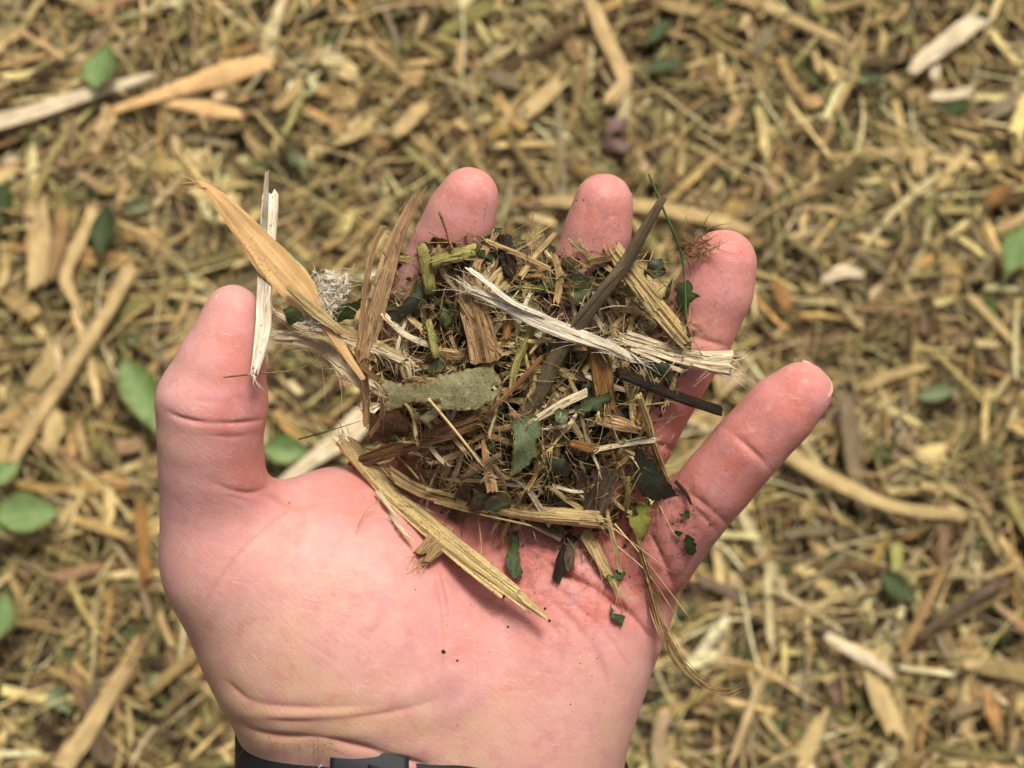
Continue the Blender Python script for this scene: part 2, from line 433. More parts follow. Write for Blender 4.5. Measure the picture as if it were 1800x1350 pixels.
# wrist and forearm
cone((640, 1300, -19, 19), (650, 1460, -22, 19), 12); cone((840, 1300, -19, 19.5), (835, 1460, -22, 19.5), 12)
cone((925, 1290, -16, 16), (905, 1460, -22, 17), 12); cone((585, 1250, -16, 15.5), (590, 1460, -22, 17), 12)
pa, pb = P(570, 1460, -22), P(925, 1460, -22)
for x, r0, r1 in ((-40, 17, 19), (-31, 19, 22), (-8, 19.5, 26), (3, 18, 22)):
    a = np.array((x, -92.0, -22.0)); b = np.array((x * 1.15 - 2, -160.0, -26.0))
    put(lambda X, Y, Z, a=a, b=b, r0=r0, r1=r1: cone_d(X, Y, Z, a, b, r0, r1), np.minimum(a, b) - r1, np.maximum(a, b) + r1, 12)
# fingers
FING = dict(
    index=[(*MCP['index'], 10.3), (762, 720, 0, 9.6), (742, 590, 10, 9.3), (762, 500, 17, 8.2), (790, 430, 23, 7.7), (811, 378, 27, 7.2), (824, 346, 29, 6.2)],
    middle=[(*MCP['middle'], 10.5), (935, 770, -1, 9.8), (970, 650, 10, 9.3), (1006, 555, 17, 8.2), (1033, 470, 23, 7.3), (1052, 402, 27, 6.9), (1061, 356, 29, 6.1)],
    ring=[(*MCP['ring'], 10.0), (1055, 870, 0, 9.2), (1112, 775, 9, 8.4), (1163, 680, 15, 8.3), (1218, 590, 21, 8.1), (1258, 507, 25, 7.9), (1271, 462, 26.5, 7.0)],
    little=[(*MCP['little'], 9.0), (1155, 985, 3, 8.0), (1212, 906, 11, 7.7), (1264, 845, 16, 7.7), (1314, 786, 20, 7.6), (1374, 721, 23, 7.5), (1408, 690, 24.5, 6.5)],
)
for k in ('index', 'middle', 'ring', 'little'):
    chain(FING[k], 3.0, 3.0)
# thumb
THUMB = [(405, 985, 3, 13.3), (379, 890, 8, 11.6), (371, 815, 14, 11.0), (369, 760, 18, 10.9), (373, 708, 20, 11.6), (388, 645, 22, 9.4), (402, 590, 23, 7.4), (409, 550, 23.5, 6.0)]
chain(THUMB, 3.5, 8.0)

# surface nets
S0 = F < 0
ci = [S0[a:S0.shape[0] - 1 + a, b:S0.shape[1] - 1 + b, c:S0.shape[2] - 1 + c] for a in (0, 1) for b in (0, 1) for c in (0, 1)]
cntc = sum(c.astype(np.int8) for c in ci)
act = np.argwhere((cntc > 0) & (cntc < 8))
vid = np.full(cntc.shape, -1, np.int32); vid[act[:, 0], act[:, 1], act[:, 2]] = np.arange(len(act))
acc = np.zeros((len(act), 3)); num = np.zeros(len(act))
for ax in range(3):
    o1, o2 = [i for i in range(3) if i != ax]
    for u in (0, 1):
        for v in (0, 1):
            off = np.zeros(3, int); off[o1] = u; off[o2] = v
            p = act + off; q = p.copy(); q[:, ax] += 1
            fa, fb = F[p[:, 0], p[:, 1], p[:, 2]], F[q[:, 0], q[:, 1], q[:, 2]]
            m = (fa < 0) != (fb < 0); t = fa[m] / (fa[m] - fb[m])
            e = p[m].astype(float); e[:, ax] += t
            acc[m] += e; num[m] += 1
HV = LO + VOX * acc / num[:, None]
quads = []
for ax in range(3):
    o1, o2 = [(1, 2), (2, 0), (0, 1)][ax]
    sl0 = [slice(1, -1)] * 3; sl1 = [slice(1, -1)] * 3
    sl0[ax] = slice(0, -1); sl1[ax] = slice(1, None)
    A, B = S0[tuple(sl0)], S0[tuple(sl1)]
    e = np.argwhere(A != B); sgn = A[e[:, 0], e[:, 1], e[:, 2]]
    e = e + 1; e[:, ax] -= 1
    def cell(du, dv):
        c = e.copy(); c[:, o1] -= du; c[:, o2] -= dv
        return vid[c[:, 0], c[:, 1], c[:, 2]]
    q = np.stack([cell(1, 1), cell(0, 1), cell(0, 0), cell(1, 0)], 1)
    q[~sgn] = q[~sgn][:, ::-1]
    quads.append(q)
HF = np.concatenate(quads); HF = HF[(HF >= 0).all(1)]

def relax(V, Fq, it, lam=.5):
    for _ in range(it):
        s = np.zeros_like(V); c = np.zeros(len(V))
        for i in range(4):
            for j in ((i + 1) % 4, (i - 1) % 4):
                for k in range(3): s[:, k] += np.bincount(Fq[:, i], V[Fq[:, j], k], len(V))
                c += np.bincount(Fq[:, i], minlength=len(V))
        V = V + lam * (s / np.maximum(c, 1)[:, None] - V)
    return V
def normals(V, Fq):
    n = np.cross(V[Fq[:, 2]] - V[Fq[:, 0]], V[Fq[:, 3]] - V[Fq[:, 1]]); o = np.zeros_like(V)
    for i in range(4):
        for k in range(3): o[:, k] += np.bincount(Fq[:, i], n[:, k], len(V))
    return unit(o)
HV = relax(HV, HF, 14)
# split every face in four so that fine folds find vertices
def refine(V, Fq):
    n = len(V); E = np.concatenate([Fq[:, [i, (i + 1) % 4]] for i in range(4)]); E.sort(1)
    key = E[:, 0].astype(np.int64) * n + E[:, 1]; u, inv = np.unique(key, return_inverse=True)
    mid = (V[u // n] + V[u % n]) / 2; m = len(Fq); e = inv.reshape(4, m) + n
    ctr = V[Fq].mean(1); c = np.arange(m) + n + len(u)
    W = np.vstack([V, mid, ctr]); Q = np.concatenate([np.stack([Fq[:, i], e[i], c, e[(i - 1) % 4]], 1) for i in range(4)])
    return W, Q
BV = BVHTree.FromPolygons(HV.tolist(), np.concatenate([HF[:, [0, 1, 2]], HF[:, [0, 2, 3]]]).tolist())
HV, HF = refine(HV, HF); HV = relax(HV, HF, 3)
HN = normals(HV, HF)

# folds and creases pressed into the skin
def seg_dist(px, py, line):
    d = np.full(px.shape, 1e9)
    for (x0, y0), (x1, y1) in zip(line[:-1], line[1:]):
        t = np.clip(((px - x0) * (x1 - x0) + (py - y0) * (y1 - y0)) / ((x1 - x0) ** 2 + (y1 - y0) ** 2 + 1e-9), 0, 1)
        d = np.minimum(d, np.hypot(px - x0 - t * (x1 - x0), py - y0 - t * (y1 - y0)))
    return d
def curve2(line, n=24): return [tuple(q) for q in spline(np.c_[np.array(line, float), np.zeros(len(line))], n)[:, :2]]
CREASES = [   # (line, depth mm, half width px, lip mm)
    ([(292, 722), (320, 735), (360, 743), (410, 744), (466, 738)], .8, 5, .1),
    ([(360, 765), (410, 768), (462, 760)], .25, 5, .05), ([(330, 700), (380, 706), (440, 700)], .15, 5, .05),
    ([(375, 850), (410, 862), (440, 866), (470, 858)], .7, 6, .25),
    ([(440, 866), (480, 875), (520, 890), (580, 884)], .5, 9, .3),
    ([(395, 870), (430, 880), (470, 890)], .35, 7, .1),
    ([(540, 890), (500, 905), (455, 940), (410, 985), (375, 1035), (352, 1080)], .16, 5, .0),
    ([(955, 985), (1000, 1012), (1055, 1042), (1105, 1078), (1152, 1128)], 2.2, 7, .5),
    ([(930, 1035), (990, 1075), (1050, 1150), (1075, 1230)], .35, 8, .15),
    ([(960, 1020), (1010, 1060), (1070, 1120), (1110, 1180)], .25, 7, .1),
    ([(760, 960), (775, 1040), (782, 1120), (776, 1190)], .22, 6, .05),
    ([(390, 1190), (430, 1225), (470, 1238), (560, 1243), (640, 1240)], .42, 9, .3),
    ([(455, 1262), (540, 1266), (640, 1258), (720, 1245), (790, 1222)], .35, 10, .4),
    ([(410, 1262), (440, 1282), (500, 1294), (570, 1298), (630, 1312), (690, 1330), (760, 1350)], .95, 9, .45),
    ([(1262, 745), (1300, 772), (1345, 815), (1362, 838)], .55, 6, .2), ([(1205, 862), (1240, 888), (1290, 930)], .6, 7, .2),
    ([(1195, 876), (1230, 902), (1270, 946)], .3, 5, .1), ([(1140, 935), (1165, 985), (1185, 1035)], 1.2, 7, .4),
    ([(1165, 575), (1220, 592), (1285, 612)], .5, 6, .2), ([(1100, 755), (1150, 778), (1205, 800)], .5, 6, .2),
    ([(975, 462), (1030, 470), (1095, 478)], .7, 6, .3), ([(725, 430), (780, 436), (850, 440)], .5, 6, .2),
]
for _ in range(30):
    x_, y_ = rng.uniform(780, 1010), rng.uniform(1030, 1220); a_ = rng.normal(-.12, .25); l_ = rng.uniform(18, 55)
    CREASES.append(([(x_, y_), (x_ + l_ * math.cos(a_), y_ + l_ * math.sin(a_))], rng.uniform(.08, .2), 3.2, .03))
for _ in range(22):
    x_, y_ = rng.uniform(480, 780), rng.uniform(960, 1180); a_ = rng.normal(.65, .2); l_ = rng.uniform(25, 80)
    CREASES.append(([(x_, y_), (x_ + l_ * math.cos(a_), y_ + l_ * math.sin(a_))], rng.uniform(.06, .15), 3.5, .02))
CREASES.append(([(648, 850), (720, 900), (770, 980), (792, 1060), (785, 1130)], .3, 6, .1))
qx, qy = PX(HV); face = np.clip(HN[:, 2] * 2.2 + .45, 0, 1)
disp = np.zeros(len(HV)); foldm = np.zeros(len(HV))
for line, dep, wd, lip in CREASES:
    ln = curve2(line) if len(line) > 2 else line; d = seg_dist(qx, qy, ln)
    # fade at both ends
    e = np.minimum(np.hypot(qx - ln[0][0], qy - ln[0][1]), np.hypot(qx - ln[-1][0], qy - ln[-1][1]))
    m = d < wd * 7
    fade = np.clip(e / 45, 0, 1) ** .7 * (.8 + .35 * np.sin(qx * .043 + qy * .051 + dep * 9))
    foldm = np.maximum(foldm, np.where(m, np.clip(fade, 0, 1) * face * np.exp(-(d / (wd * .7)) ** 2) * min(1, .35 + dep * .6), 0))
    disp += np.where(m, fade * face * (-dep * np.exp(-(d / (wd * .62)) ** 1.3) + lip * .6 * np.exp(-((d - wd * 2.6) / (wd * 2.0)) ** 2)), 0)
# soft hollows and tendon ridges
def bump2(x, y, sx, sy, h, rot=0):
    u, v = (qx - x) * math.cos(rot) + (qy - y) * math.sin(rot), -(qx - x) * math.sin(rot) + (qy - y) * math.cos(rot)
    return h * np.exp(-(u / sx) ** 2 - (v / sy) ** 2) * face
disp += bump2(820, 1010, 90, 90, -2.0) + bump2(800, 1290, 40, 80, -.8)
disp += bump2(540, 1255, 120, 12, .6) + bump2(300, 702, 26, 22, .5) + bump2(700, 1040, 90, 60, .8, .7)
HV = HV + HN * disp[:, None]
HV = relax(HV, HF, 1, .35); HN = normals(HV, HF)
qx, qy = PX(HV)

# where the skin itself is redder or more sallow
def spot(x, y, sx, sy=None, rot=0):
    sy = sy or sx
    u, v = (qx - x) * math.cos(rot) + (qy - y) * math.sin(rot), -(qx - x) * math.sin(rot) + (qy - y) * math.cos(rot)
    return np.exp(-(u / sx) ** 2 - (v / sy) ** 2)
red = sum(spot(*a) for a in ((825, 350, 75), (1060, 370, 75, 110), (1265, 480, 85, 110), (1400, 700, 85), (1290, 800, 110), (1180, 920, 130), (1100, 800, 200),
                             (420, 640, 70, 130), (430, 730, 60, 60), (445, 830, 50), (620, 880, 120, 50), (900, 900, 160), (760, 780, 130), (1080, 1020, 90)))
red = np.clip(red, 0, 1); red = np.clip(red * .9 + .25 * (spot(980, 1090, 160) + spot(800, 1080, 160) + spot(380, 950, 80)), 0, 1)
sallow = np.clip(spot(470, 1240, 170, 90) + .8 * spot(620, 1290, 200, 60) + .55 * spot(870, 1330, 120, 110) + .5 * spot(1060, 1290, 60, 110) + .6 * spot(340, 1120, 60, 110)
                 + .35 * spot(480, 1120, 90, 90) + .35 * spot(300, 770, 40, 60) + .25 * spot(560, 1010, 100, 70), 0, 1)
me = mesh_from('hand', HV / 1000.0, HF, np.c_[qx, qy] / 100.0)
grime = np.clip(sum(k * spot(*a) for k, a in ((.8, (1190, 930, 70, 90)), (.8, (1080, 980, 110, 80)), (.7, (930, 960, 120, 60)), (.6, (770, 820, 110, 70)), (.45, (1060, 400, 60, 90)), (.4, (1270, 520, 60, 90)),
             (.35, (1340, 800, 90, 90)), (.6, (1150, 820, 60, 90)), (.25, (820, 380, 60, 60)), (.3, (900, 1060, 140, 60)), (.25, (1010, 1110, 70, 70)))), 0, 1)
for nm, arr in (('redness', red), ('sallow', sallow), ('grime', grime), ('fold', foldm)):
    at = me.attributes.new(nm, 'FLOAT', 'POINT'); at.data.foreach_set('value', arr.astype(np.float32))

m, nt, b = new_mat('skin')
tc = nd(nt, 'ShaderNodeTexCoord'); ob = tc.outputs['Object']
ar = nd(nt, 'ShaderNodeAttribute', attribute_name='redness').outputs['Fac']; asl = nd(nt, 'ShaderNodeAttribute', attribute_name='sallow').outputs['Fac']
def vscale(vec, s):
    q = nd(nt, 'ShaderNodeVectorMath', operation='MULTIPLY'); nt.links.new(vec, q.inputs[0]); q.inputs[1].default_value = s; return q.outputs[0]
def wrinkle(rot, sx, sy, lo, hi):
    mp = nd(nt, 'ShaderNodeMapping'); mp.inputs['Rotation'].default_value = (0, 0, rot); nt.links.new(ob, mp.inputs['Vector'])
    n = noise(nt, vscale(mp.outputs[0], (sx, sy, sy * .6)), 1, 3, .6)
    return maprange(nt, mathn(nt, 'ABSOLUTE', mathn(nt, 'SUBTRACT', n, .5)), lo, hi, 1, 0)
blot = noise(nt, ob, 75, 5, .62); blot2 = noise(nt, ob, 260, 4, .6); fine = noise(nt, ob, 900, 3)
rk = mathn(nt, 'ADD', mathn(nt, 'MULTIPLY', ar, .85), mathn(nt, 'MULTIPLY', mathn(nt, 'SUBTRACT', blot, .5), 1.2), True)
col = mixc(nt, rk, (.715, .395, .355), (.60, .195, .155))
col = mixc(nt, mathn(nt, 'MULTIPLY', asl, .85), col, (.62, .41, .245))
col = mixc(nt, maprange(nt, blot2, .53, .70, 0, .65), col, (.60, .25, .215))
col = mixc(nt, maprange(nt, blot2, .46, .30, 0, .34), col, (.76, .50, .44))
pur = maprange(nt, noise(nt, ob, 130, 4, .65), .46, .66, 0, .6)
col = mixc(nt, pur, col, (.66, .34, .34))
whl = mathn(nt, 'MULTIPLY', wrinkle(.2, 40, 520, .0, .014), maprange(nt, blot, .45, .6))
col = mixc(nt, mathn(nt, 'MULTIPLY', whl, .4), col, (.85, .60, .53))
adt = nd(nt, 'ShaderNodeAttribute', attribute_name='grime').outputs['Fac']
gm = mathn(nt, 'MULTIPLY', adt, maprange(nt, noise(nt, ob, 420, 5, .7), .45, .64), True)
col = mixc(nt, mathn(nt, 'MULTIPLY', gm, .72), col, (.16, .085, .05))
acr = nd(nt, 'ShaderNodeAttribute', attribute_name='fold').outputs['Fac']
col = mixc(nt, mathn(nt, 'MULTIPLY', acr, .5, True), col, (.50, .17, .13))
nt.links.new(col, b.inputs['Base Color'])
b.inputs['Subsurface Weight'].default_value = .55; b.inputs['Subsurface Radius'].default_value = (1.0, .32, .18); b.inputs['Subsurface Scale'].default_value = .0022
b.inputs['Roughness'].default_value = .46; b.inputs['Specular IOR Level'].default_value = .32
# ridged skin: fine whorled lines, pores, cross-hatched wrinkles
wv = nd(nt, 'ShaderNodeTexWave', wave_type='BANDS', bands_direction='DIAGONAL'); wv.inputs['Scale'].default_value = 330; wv.inputs['Distortion'].default_value = 14
wv.inputs['Detail'].default_value = 1; wv.inputs['Detail Scale'].default_value = .12; nt.links.new(ob, wv.inputs['Vector'])
w1 = wrinkle(.75, 55, 420, .0, .035); w2 = wrinkle(-.35, 60, 520, .0, .03); w3 = wrinkle(1.45, 50, 300, .0, .02)
h = mathn(nt, 'SUBTRACT', mathn(nt, 'ADD', mathn(nt, 'MULTIPLY', wv.outputs[1], .10), mathn(nt, 'MULTIPLY', fine, .5)),
          mathn(nt, 'ADD', mathn(nt, 'MULTIPLY', w1, .20), mathn(nt, 'ADD', mathn(nt, 'MULTIPLY', w2, .13), mathn(nt, 'MULTIPLY', w3, .2))))
h = mathn(nt, 'ADD', h, mathn(nt, 'MULTIPLY', blot2, .8))
bp = nd(nt, 'ShaderNodeBump'); bp.inputs['Strength'].default_value = .30; bp.inputs['Distance'].default_value = .00028
nt.links.new(h, bp.inputs['Height']); nt.links.new(bp.outputs[0], b.inputs['Normal'])
nt.links.new(maprange(nt, blot2, .3, .7, .46, .62), b.inputs['Roughness'])
SKIN = m
me.materials.append(SKIN)
hand = bpy.data.objects.new('hand', me); COL.objects.link(hand); hand.matrix_world = HANDM
tag(hand, 'bare open palm with cupped fingers holding a heap of shredded mulch', 'hand')

EYE = Vector((0, 0, DIST))
def skin_w(px, py):                 # height of the skin along the sight line, None beside the hand
    d = (Vector(P(px, py, 0)) - EYE).normalized()
    hit = BV.ray_cast(EYE, d)
    return (hit[0], hit[1]) if hit[0] is not None else (None, None)

# fingernails
m, nt, b = new_mat('nail'); b.inputs['Base Color'].default_value = (.70, .46, .38, 1); b.inputs['Roughness'].default_value = .3
tc = nd(nt, 'ShaderNodeTexCoord'); n1 = noise(nt, tc.outputs['Object'], 500, 2)
nt.links.new(mixc(nt, n1, (.62, .36, .29), (.70, .45, .37)), b.inputs['Base Color'])
NAIL = m
def nail(nodes, side, r, ln, reach):
    a, t = P(*nodes[-2][:3]), P(*nodes[-1][:3]); d = unit(t - a); s = np.array(side, float); s = unit(s - d * (s @ d)); e = np.cross(d, s)
    mb = MB(); V = []; nu, nv = 9, 11
    tip = t + d * reach
    for lay in (0, .45):
        for i in range(nu):
            for j in range(nv):
                u = i / (nu - 1); th = (j / (nv - 1) - .5) * 2 * 1.02
                rr = r - lay
                back = ln * u - 1.6 * abs(math.cos(th * 1.4)) * (1 if u < .5 else 0) * (1 - u)
                V.append(tip - d * back + (s * math.cos(th) + e * math.sin(th)) * rr + s * (-.35 * r + .9 * math.sin(min(u * 2.2, 1.57)) - 1.3 * (1 - u) ** 3))
    f = []; k = nu * nv
    for i in range(nu - 1):
        for j in range(nv - 1):
            q = (i * nv + j, i * nv + j + 1, (i + 1) * nv + j + 1, (i + 1) * nv + j); f.append(q); f.append(tuple(x + k for x in q[::-1]))
    ring = [j for j in range(nv)] + [i * nv + nv - 1 for i in range(1, nu)] + [(nu - 1) * nv + j for j in range(nv - 2, -1, -1)] + [i * nv for i in range(nu - 2, 0, -1)]
    for x, y in zip(ring, ring[1:] + ring[:1]): f.append((y, x, x + k, y + k))
    mb.add(V, f); return build('fingernail', mb, NAIL, parent=hand)
nail(THUMB, (-1, .1, -.75), 6.4, 11, 2.8)
nail(FING['index'], (-.1, 0, -1), 6.2, 9, 2.6); nail(FING['middle'], (0, 0, -1), 6.2, 9.5, 2.6)
nail(FING['ring'], (.3, 0, -1), 6.6, 9.5, 3.0); nail(FING['little'], (.65, -.2, -.75), 6.2, 9, 4.3)
mb = MB()
for k in range(26):
    x = rng.uniform(425, 600); y0 = 1300 + (x - 430) * .09 + rng.uniform(-18, 8)
    p, n = skin_w(x, y0)
    if p is None: continue
    q = np.array(p); dv = np.array((rng.uniform(-.9, .5), rng.uniform(-1.2, .4), .5)); ln = rng.uniform(4, 9)
    hair(mb, [q, q + dv * ln * .5 + np.array((0, 0, .8)), q + dv * ln + np.array((rng.uniform(-2, 2), -1, -1))], .045, .015, 7)
o = build('arm_hair', mb, plain('arm_hair', (.10, .06, .035)), parent=hand); o['kind'] = 'stuff'
# ------------------------------------------------------------------ the ground: soil sheet under a thick litter of shredded wood
m, nt, b = new_mat('soil')
tc = nd(nt, 'ShaderNodeTexCoord'); ob = tc.outputs['Object']
n1 = noise(nt, ob, 45, 5, .65); n2 = noise(nt, ob, 220, 4, .6); n3 = noise(nt, ob, 3, 3)
col = mixc(nt, maprange(nt, n1, .35, .65), (.035, .024, .014), (.095, .066, .036))
col = mixc(nt, maprange(nt, n2, .49, .62), col, (.24, .18, .09))
geo = nd(nt, 'ShaderNodeSeparateXYZ'); nt.links.new(ob, geo.inputs[0])
nt.links.new(col, b.inputs['Base Color']); b.inputs['Roughness'].default_value = .95
bp = nd(nt, 'ShaderNodeBump'); bp.inputs['Strength'].default_value = .8; bp.inputs['Distance'].default_value = .004
nt.links.new(mathn(nt, 'ADD', n1, n2), bp.inputs['Height']); nt.links.new(bp.outputs[0], b.inputs['Normal'])
NG = 90
gx = np.sign(np.linspace(-1, 1, NG)) * (np.abs(np.linspace(-1, 1, NG)) * .9 + 120 * np.abs(np.linspace(-1, 1, NG)) ** 9)
GX, GY = np.meshgrid(gx, gx + .3, indexing='ij')
GZ = .004 * np.sin(GX * 13 + 1) * np.sin(GY * 11) + rng.normal(0, .0012, GX.shape)
gi = np.arange(NG * NG).reshape(NG, NG)
gq = np.stack([gi[:-1, :-1], gi[1:, :-1], gi[1:, 1:], gi[:-1, 1:]], -1).reshape(-1, 4)
me = mesh_from('ground', np.stack([GX, GY, GZ], -1).reshape(-1, 3), gq); me.materials.append(m)
ground = bpy.data.objects.new('ground', me); COL.objects.link(ground); tag(ground, kind='structure')

PAL = {   # base colours of the litter
    'tan': (.46, .355, .175), 'pale': (.70, .57, .31), 'cream': (.82, .72, .46), 'brown': (.195, .145, .075), 'orange': (.50, .335, .14),
    'grey': (.30, .25, .17), 'olive': (.31, .285, .125), 'dark': (.075, .050, .030), 'pink': (.37, .25, .15), 'green': (.085, .14, .05)}
def palette(n, weights, r):
    ks = list(weights); w = np.array([weights[k] for k in ks], float); w /= w.sum()
    idx = r.choice(len(ks), n, p=w); base = np.array([PAL[k] for k in ks])[idx]
    return np.clip(base * np.array((1.10, 1.07, .95)) * r.uniform(.66, 1.30, (n, 1)) * r.uniform(.93, 1.07, (n, 3)), .01, .88), np.array(ks)[idx]

def turn(V, roll, pitch, yaw):
    def rot(V, a, i, j):
        c, s = np.cos(a)[:, None], np.sin(a)[:, None]; x, y = V[..., i].copy(), V[..., j].copy()
        V[..., i] = c * x - s * y; V[..., j] = s * x + c * y
    rot(V, roll, 1, 2); rot(V, pitch, 0, 2); rot(V, yaw, 0, 1); return V

def chips(n, xy, z, L, W, T, r, stations=5, cols=3, bend=.06, curve=.08, pitch=.13, roll=.35):
    """n splinters at once: columns of fibre with their own ends -> vertices (n, k, 3), faces, uv (n, k, 2)"""
    R = cols * 2; lat = np.r_[np.linspace(-1, 1, cols), np.linspace(1, -1, cols)] * .5
    top = r.uniform(.3, .7, (n, cols)); hg = np.concatenate([top, -np.ones((n, cols)) * .4], 1)
    a0 = r.uniform(0, .22, (n, cols)); a1 = 1 - r.uniform(0, .22, (n, cols))
    a0 = np.concatenate([a0, a0[:, ::-1]], 1); a1 = np.concatenate([a1, a1[:, ::-1]], 1)
    i = np.linspace(0, 1, stations)[None, :, None]
    t = a0[:, None] + (a1 - a0)[:, None] * i
    taper = r.uniform(.35, 1.1, (n, 1, 1)) ; tap2 = r.uniform(.35, 1.1, (n, 1, 1))
    prof = np.minimum(1, np.minimum(taper + t * 3, tap2 + (1 - t) * 3)) * (1 + r.uniform(-.13, .13, (n, stations, R)))
    x = (t - .5) * L[:, None, None]
    y = lat * W[:, None, None] * prof + r.normal(0, curve, n)[:, None, None] * (t - .5) ** 2 * L[:, None, None] * 2
    zz = hg[:, None] * T[:, None, None] + r.normal(0, bend, n)[:, None, None] * ((t - .5) ** 2 * 2 - .2) * L[:, None, None]
    V = np.stack([x, y, zz], -1).reshape(n, stations * R, 3)
    yaw = r.uniform(0, 2 * np.pi, n)
    V = turn(V, r.normal(0, roll, n), r.normal(0, pitch, n), yaw)
    V[..., 0] += xy[:, 0][:, None]; V[..., 1] += xy[:, 1][:, None]; V[..., 2] += z[:, None]
    low = V[..., 2].min(1); V[..., 2] += np.maximum(.0005 - low, 0)[:, None] * .8
    uv = np.stack([t * L[:, None, None] * 100 + r.uniform(0, 50, (n, 1, 1)), (lat * W[:, None, None] + 0 * t) * 100 + r.uniform(0, 50, (n, 1, 1))], -1).reshape(n, stations * R, 2)
    f = []
    for a in range(stations - 1):
        for j in range(R): f.append((a * R + j, a * R + (j + 1) % R, (a + 1) * R + (j + 1) % R, (a + 1) * R + j))
    e = (stations - 1) * R
    for j in range(cols - 1):
        f.append((R - 1 - j, R - 2 - j, j + 1, j)); f.append((e + j, e + j + 1, e + R - 2 - j, e + R - 1 - j))
    return V, np.array(f), uv, yaw
def strands(n, xy, z, L, rad, r, stations=8):
    h = r.uniform(0, 2 * np.pi, n)[:, None] + np.cumsum(r.normal(0, .09, (n, stations)), 1) + np.linspace(0, 1, stations)[None] * r.normal(0, .4, n)[:, None]
    st = (L / (stations - 1))[:, None]
    x = np.cumsum(np.cos(h) * st, 1); y = np.cumsum(np.sin(h) * st, 1)
    x -= x.mean(1, keepdims=True); y -= y.mean(1, keepdims=True)
    zz = z[:, None] + np.cumsum(r.normal(0, .0012, (n, stations)), 1)
    c = np.stack([x + xy[:, :1], y + xy[:, 1:], np.maximum(zz, .001)], -1)
    S = np.stack([-np.sin(h), np.cos(h), 0 * h], -1); U = np.zeros_like(S); U[..., 2] = 1
    pr = rad[:, None] * np.interp(np.linspace(0, 1, stations), (0, .15, .8, 1), (.5, 1, .9, .25))
    V = np.stack([c + pr[..., None] * (S * math.cos(a) + U * math.sin(a) * .45) for a in (0.3, 2.39, 4.49)], 2).reshape(n, stations * 3, 3)
    f = [(a * 3 + j, a * 3 + (j + 1) % 3, a * 3 + 3 + (j + 1) % 3, a * 3 + 3 + j) for a in range(stations - 1) for j in range(3)]
    uv = np.zeros((n, stations, 3, 2)); uv[..., 0] = (np.arange(stations)[None, :] * st * 100 + r.uniform(0, 50, (n, 1)))[..., None]
    uv[..., 1] = r.uniform(0, 50, (n, 1, 1)) + np.array((0, .1, .2))
    return V, np.array(f), uv.reshape(n, stations * 3, 2), h[:, 0]

gr = np.random.default_rng(21)
def spots(n, x0=-.50, x1=.50, y0=-.12, y1=.80): return np.c_[gr.uniform(x0, x1, n), gr.uniform(y0, y1, n)]
def clumped(n):                     # litter lies in drifts and leaves damp gaps
    p = spots(n * 2); g = np.sin(p[:, 0] * 47 + 2.2 * np.sin(p[:, 1] * 31)) * np.sin(p[:, 1] * 53 + 1.7 * np.sin(p[:, 0] * 37 + 1)) + .6 * np.sin(p[:, 0] * 97 + p[:, 1] * 71)
    return p[np.argsort(-(g * .55 + gr.normal(0, 1, len(p))))][:n]
def flat(V, f, uv, col):
    n, k, _ = V.shape
    return V.reshape(-1, 3), (f[None] + (np.arange(n) * k)[:, None, None]).reshape(-1, f.shape[1]), uv.reshape(-1, 2), np.repeat(col, k, 0)
def stuff(name, label, cat, mat, V, f, uv, col):
    me = mesh_from(name, *flat(V, f, uv, col), smooth=False); me.materials.append(mat)
    o = bpy.data.objects.new(name, me); COL.objects.link(o); return tag(o, label, cat, kind='stuff')
CI = CAMM.inverted()
def to_px(p):
    q = np.c_[p, np.ones(len(p))] @ np.array(CI).T
    return 900 - q[:, 0] / q[:, 2] * DIST / PXMM, 675 + q[:, 1] / q[:, 2] * DIST / PXMM

# fine stuff at the bottom
n = 21000; L = gr.uniform(.006, .026, n); W = gr.uniform(.001, .0036, n)
col, _ = palette(n, dict(tan=14, pale=7, brown=26, orange=3, grey=8, olive=16, dark=30, pink=3, green=13), gr)
V, f, uv, _ = chips(n, spots(n), gr.uniform(.001, .011, n), L, W, W * gr.uniform(.2, .5, n), gr, 3, 2, pitch=.25, roll=.5)
stuff('wood_shred_litter', 'fine brown and tan wood shreds covering the ground', 'wood shreds', MW['tinted'], V, f, uv, col)
n = 11500; col, _ = palette(n, dict(tan=22, pale=32, cream=10, brown=11, grey=10, olive=18, orange=3, green=5), gr)
V, f, uv, _ = strands(n, clumped(n), gr.uniform(.004, .018, n), gr.uniform(.015, .085, n), gr.lognormal(math.log(.00042), .45, n), gr)
stuff('straw_fibre_litter', 'thin curling straw fibres strewn all over the ground', 'straw', MW['tinted'], V, f, uv, col)
# the litter goes on around the part in view
p = np.c_[gr.uniform(-1.05, 1.05, 52000), gr.uniform(-.65, 1.4, 52000)]; p = p[(np.abs(p[:, 0]) > .47) | (p[:, 1] < -.09) | (p[:, 1] > .77)]
p = p[gr.random(len(p)) < np.clip(1.25 - 1.1 * np.maximum(np.abs(p[:, 0]) - .5, np.abs(p[:, 1] - .34) - .46) / .6, .1, 1)][:16000]; n = len(p)
col, _ = palette(n, dict(tan=28, pale=22, cream=7, brown=17, orange=6, grey=9, olive=13, dark=8, green=3), gr)
V, f, uv, _ = chips(n, p, gr.uniform(.003, .015, n), gr.uniform(.018, .065, n), np.clip(gr.lognormal(math.log(.0046), .4, n), .0015, .011), gr.uniform(.0005, .0016, n), gr, 3, 2, pitch=.12, roll=.3)
stuff('wood_litter_beyond', 'wood chip litter spreading over the ground beyond the near litter', 'wood chips', MW['tinted'], V, f, uv, col)
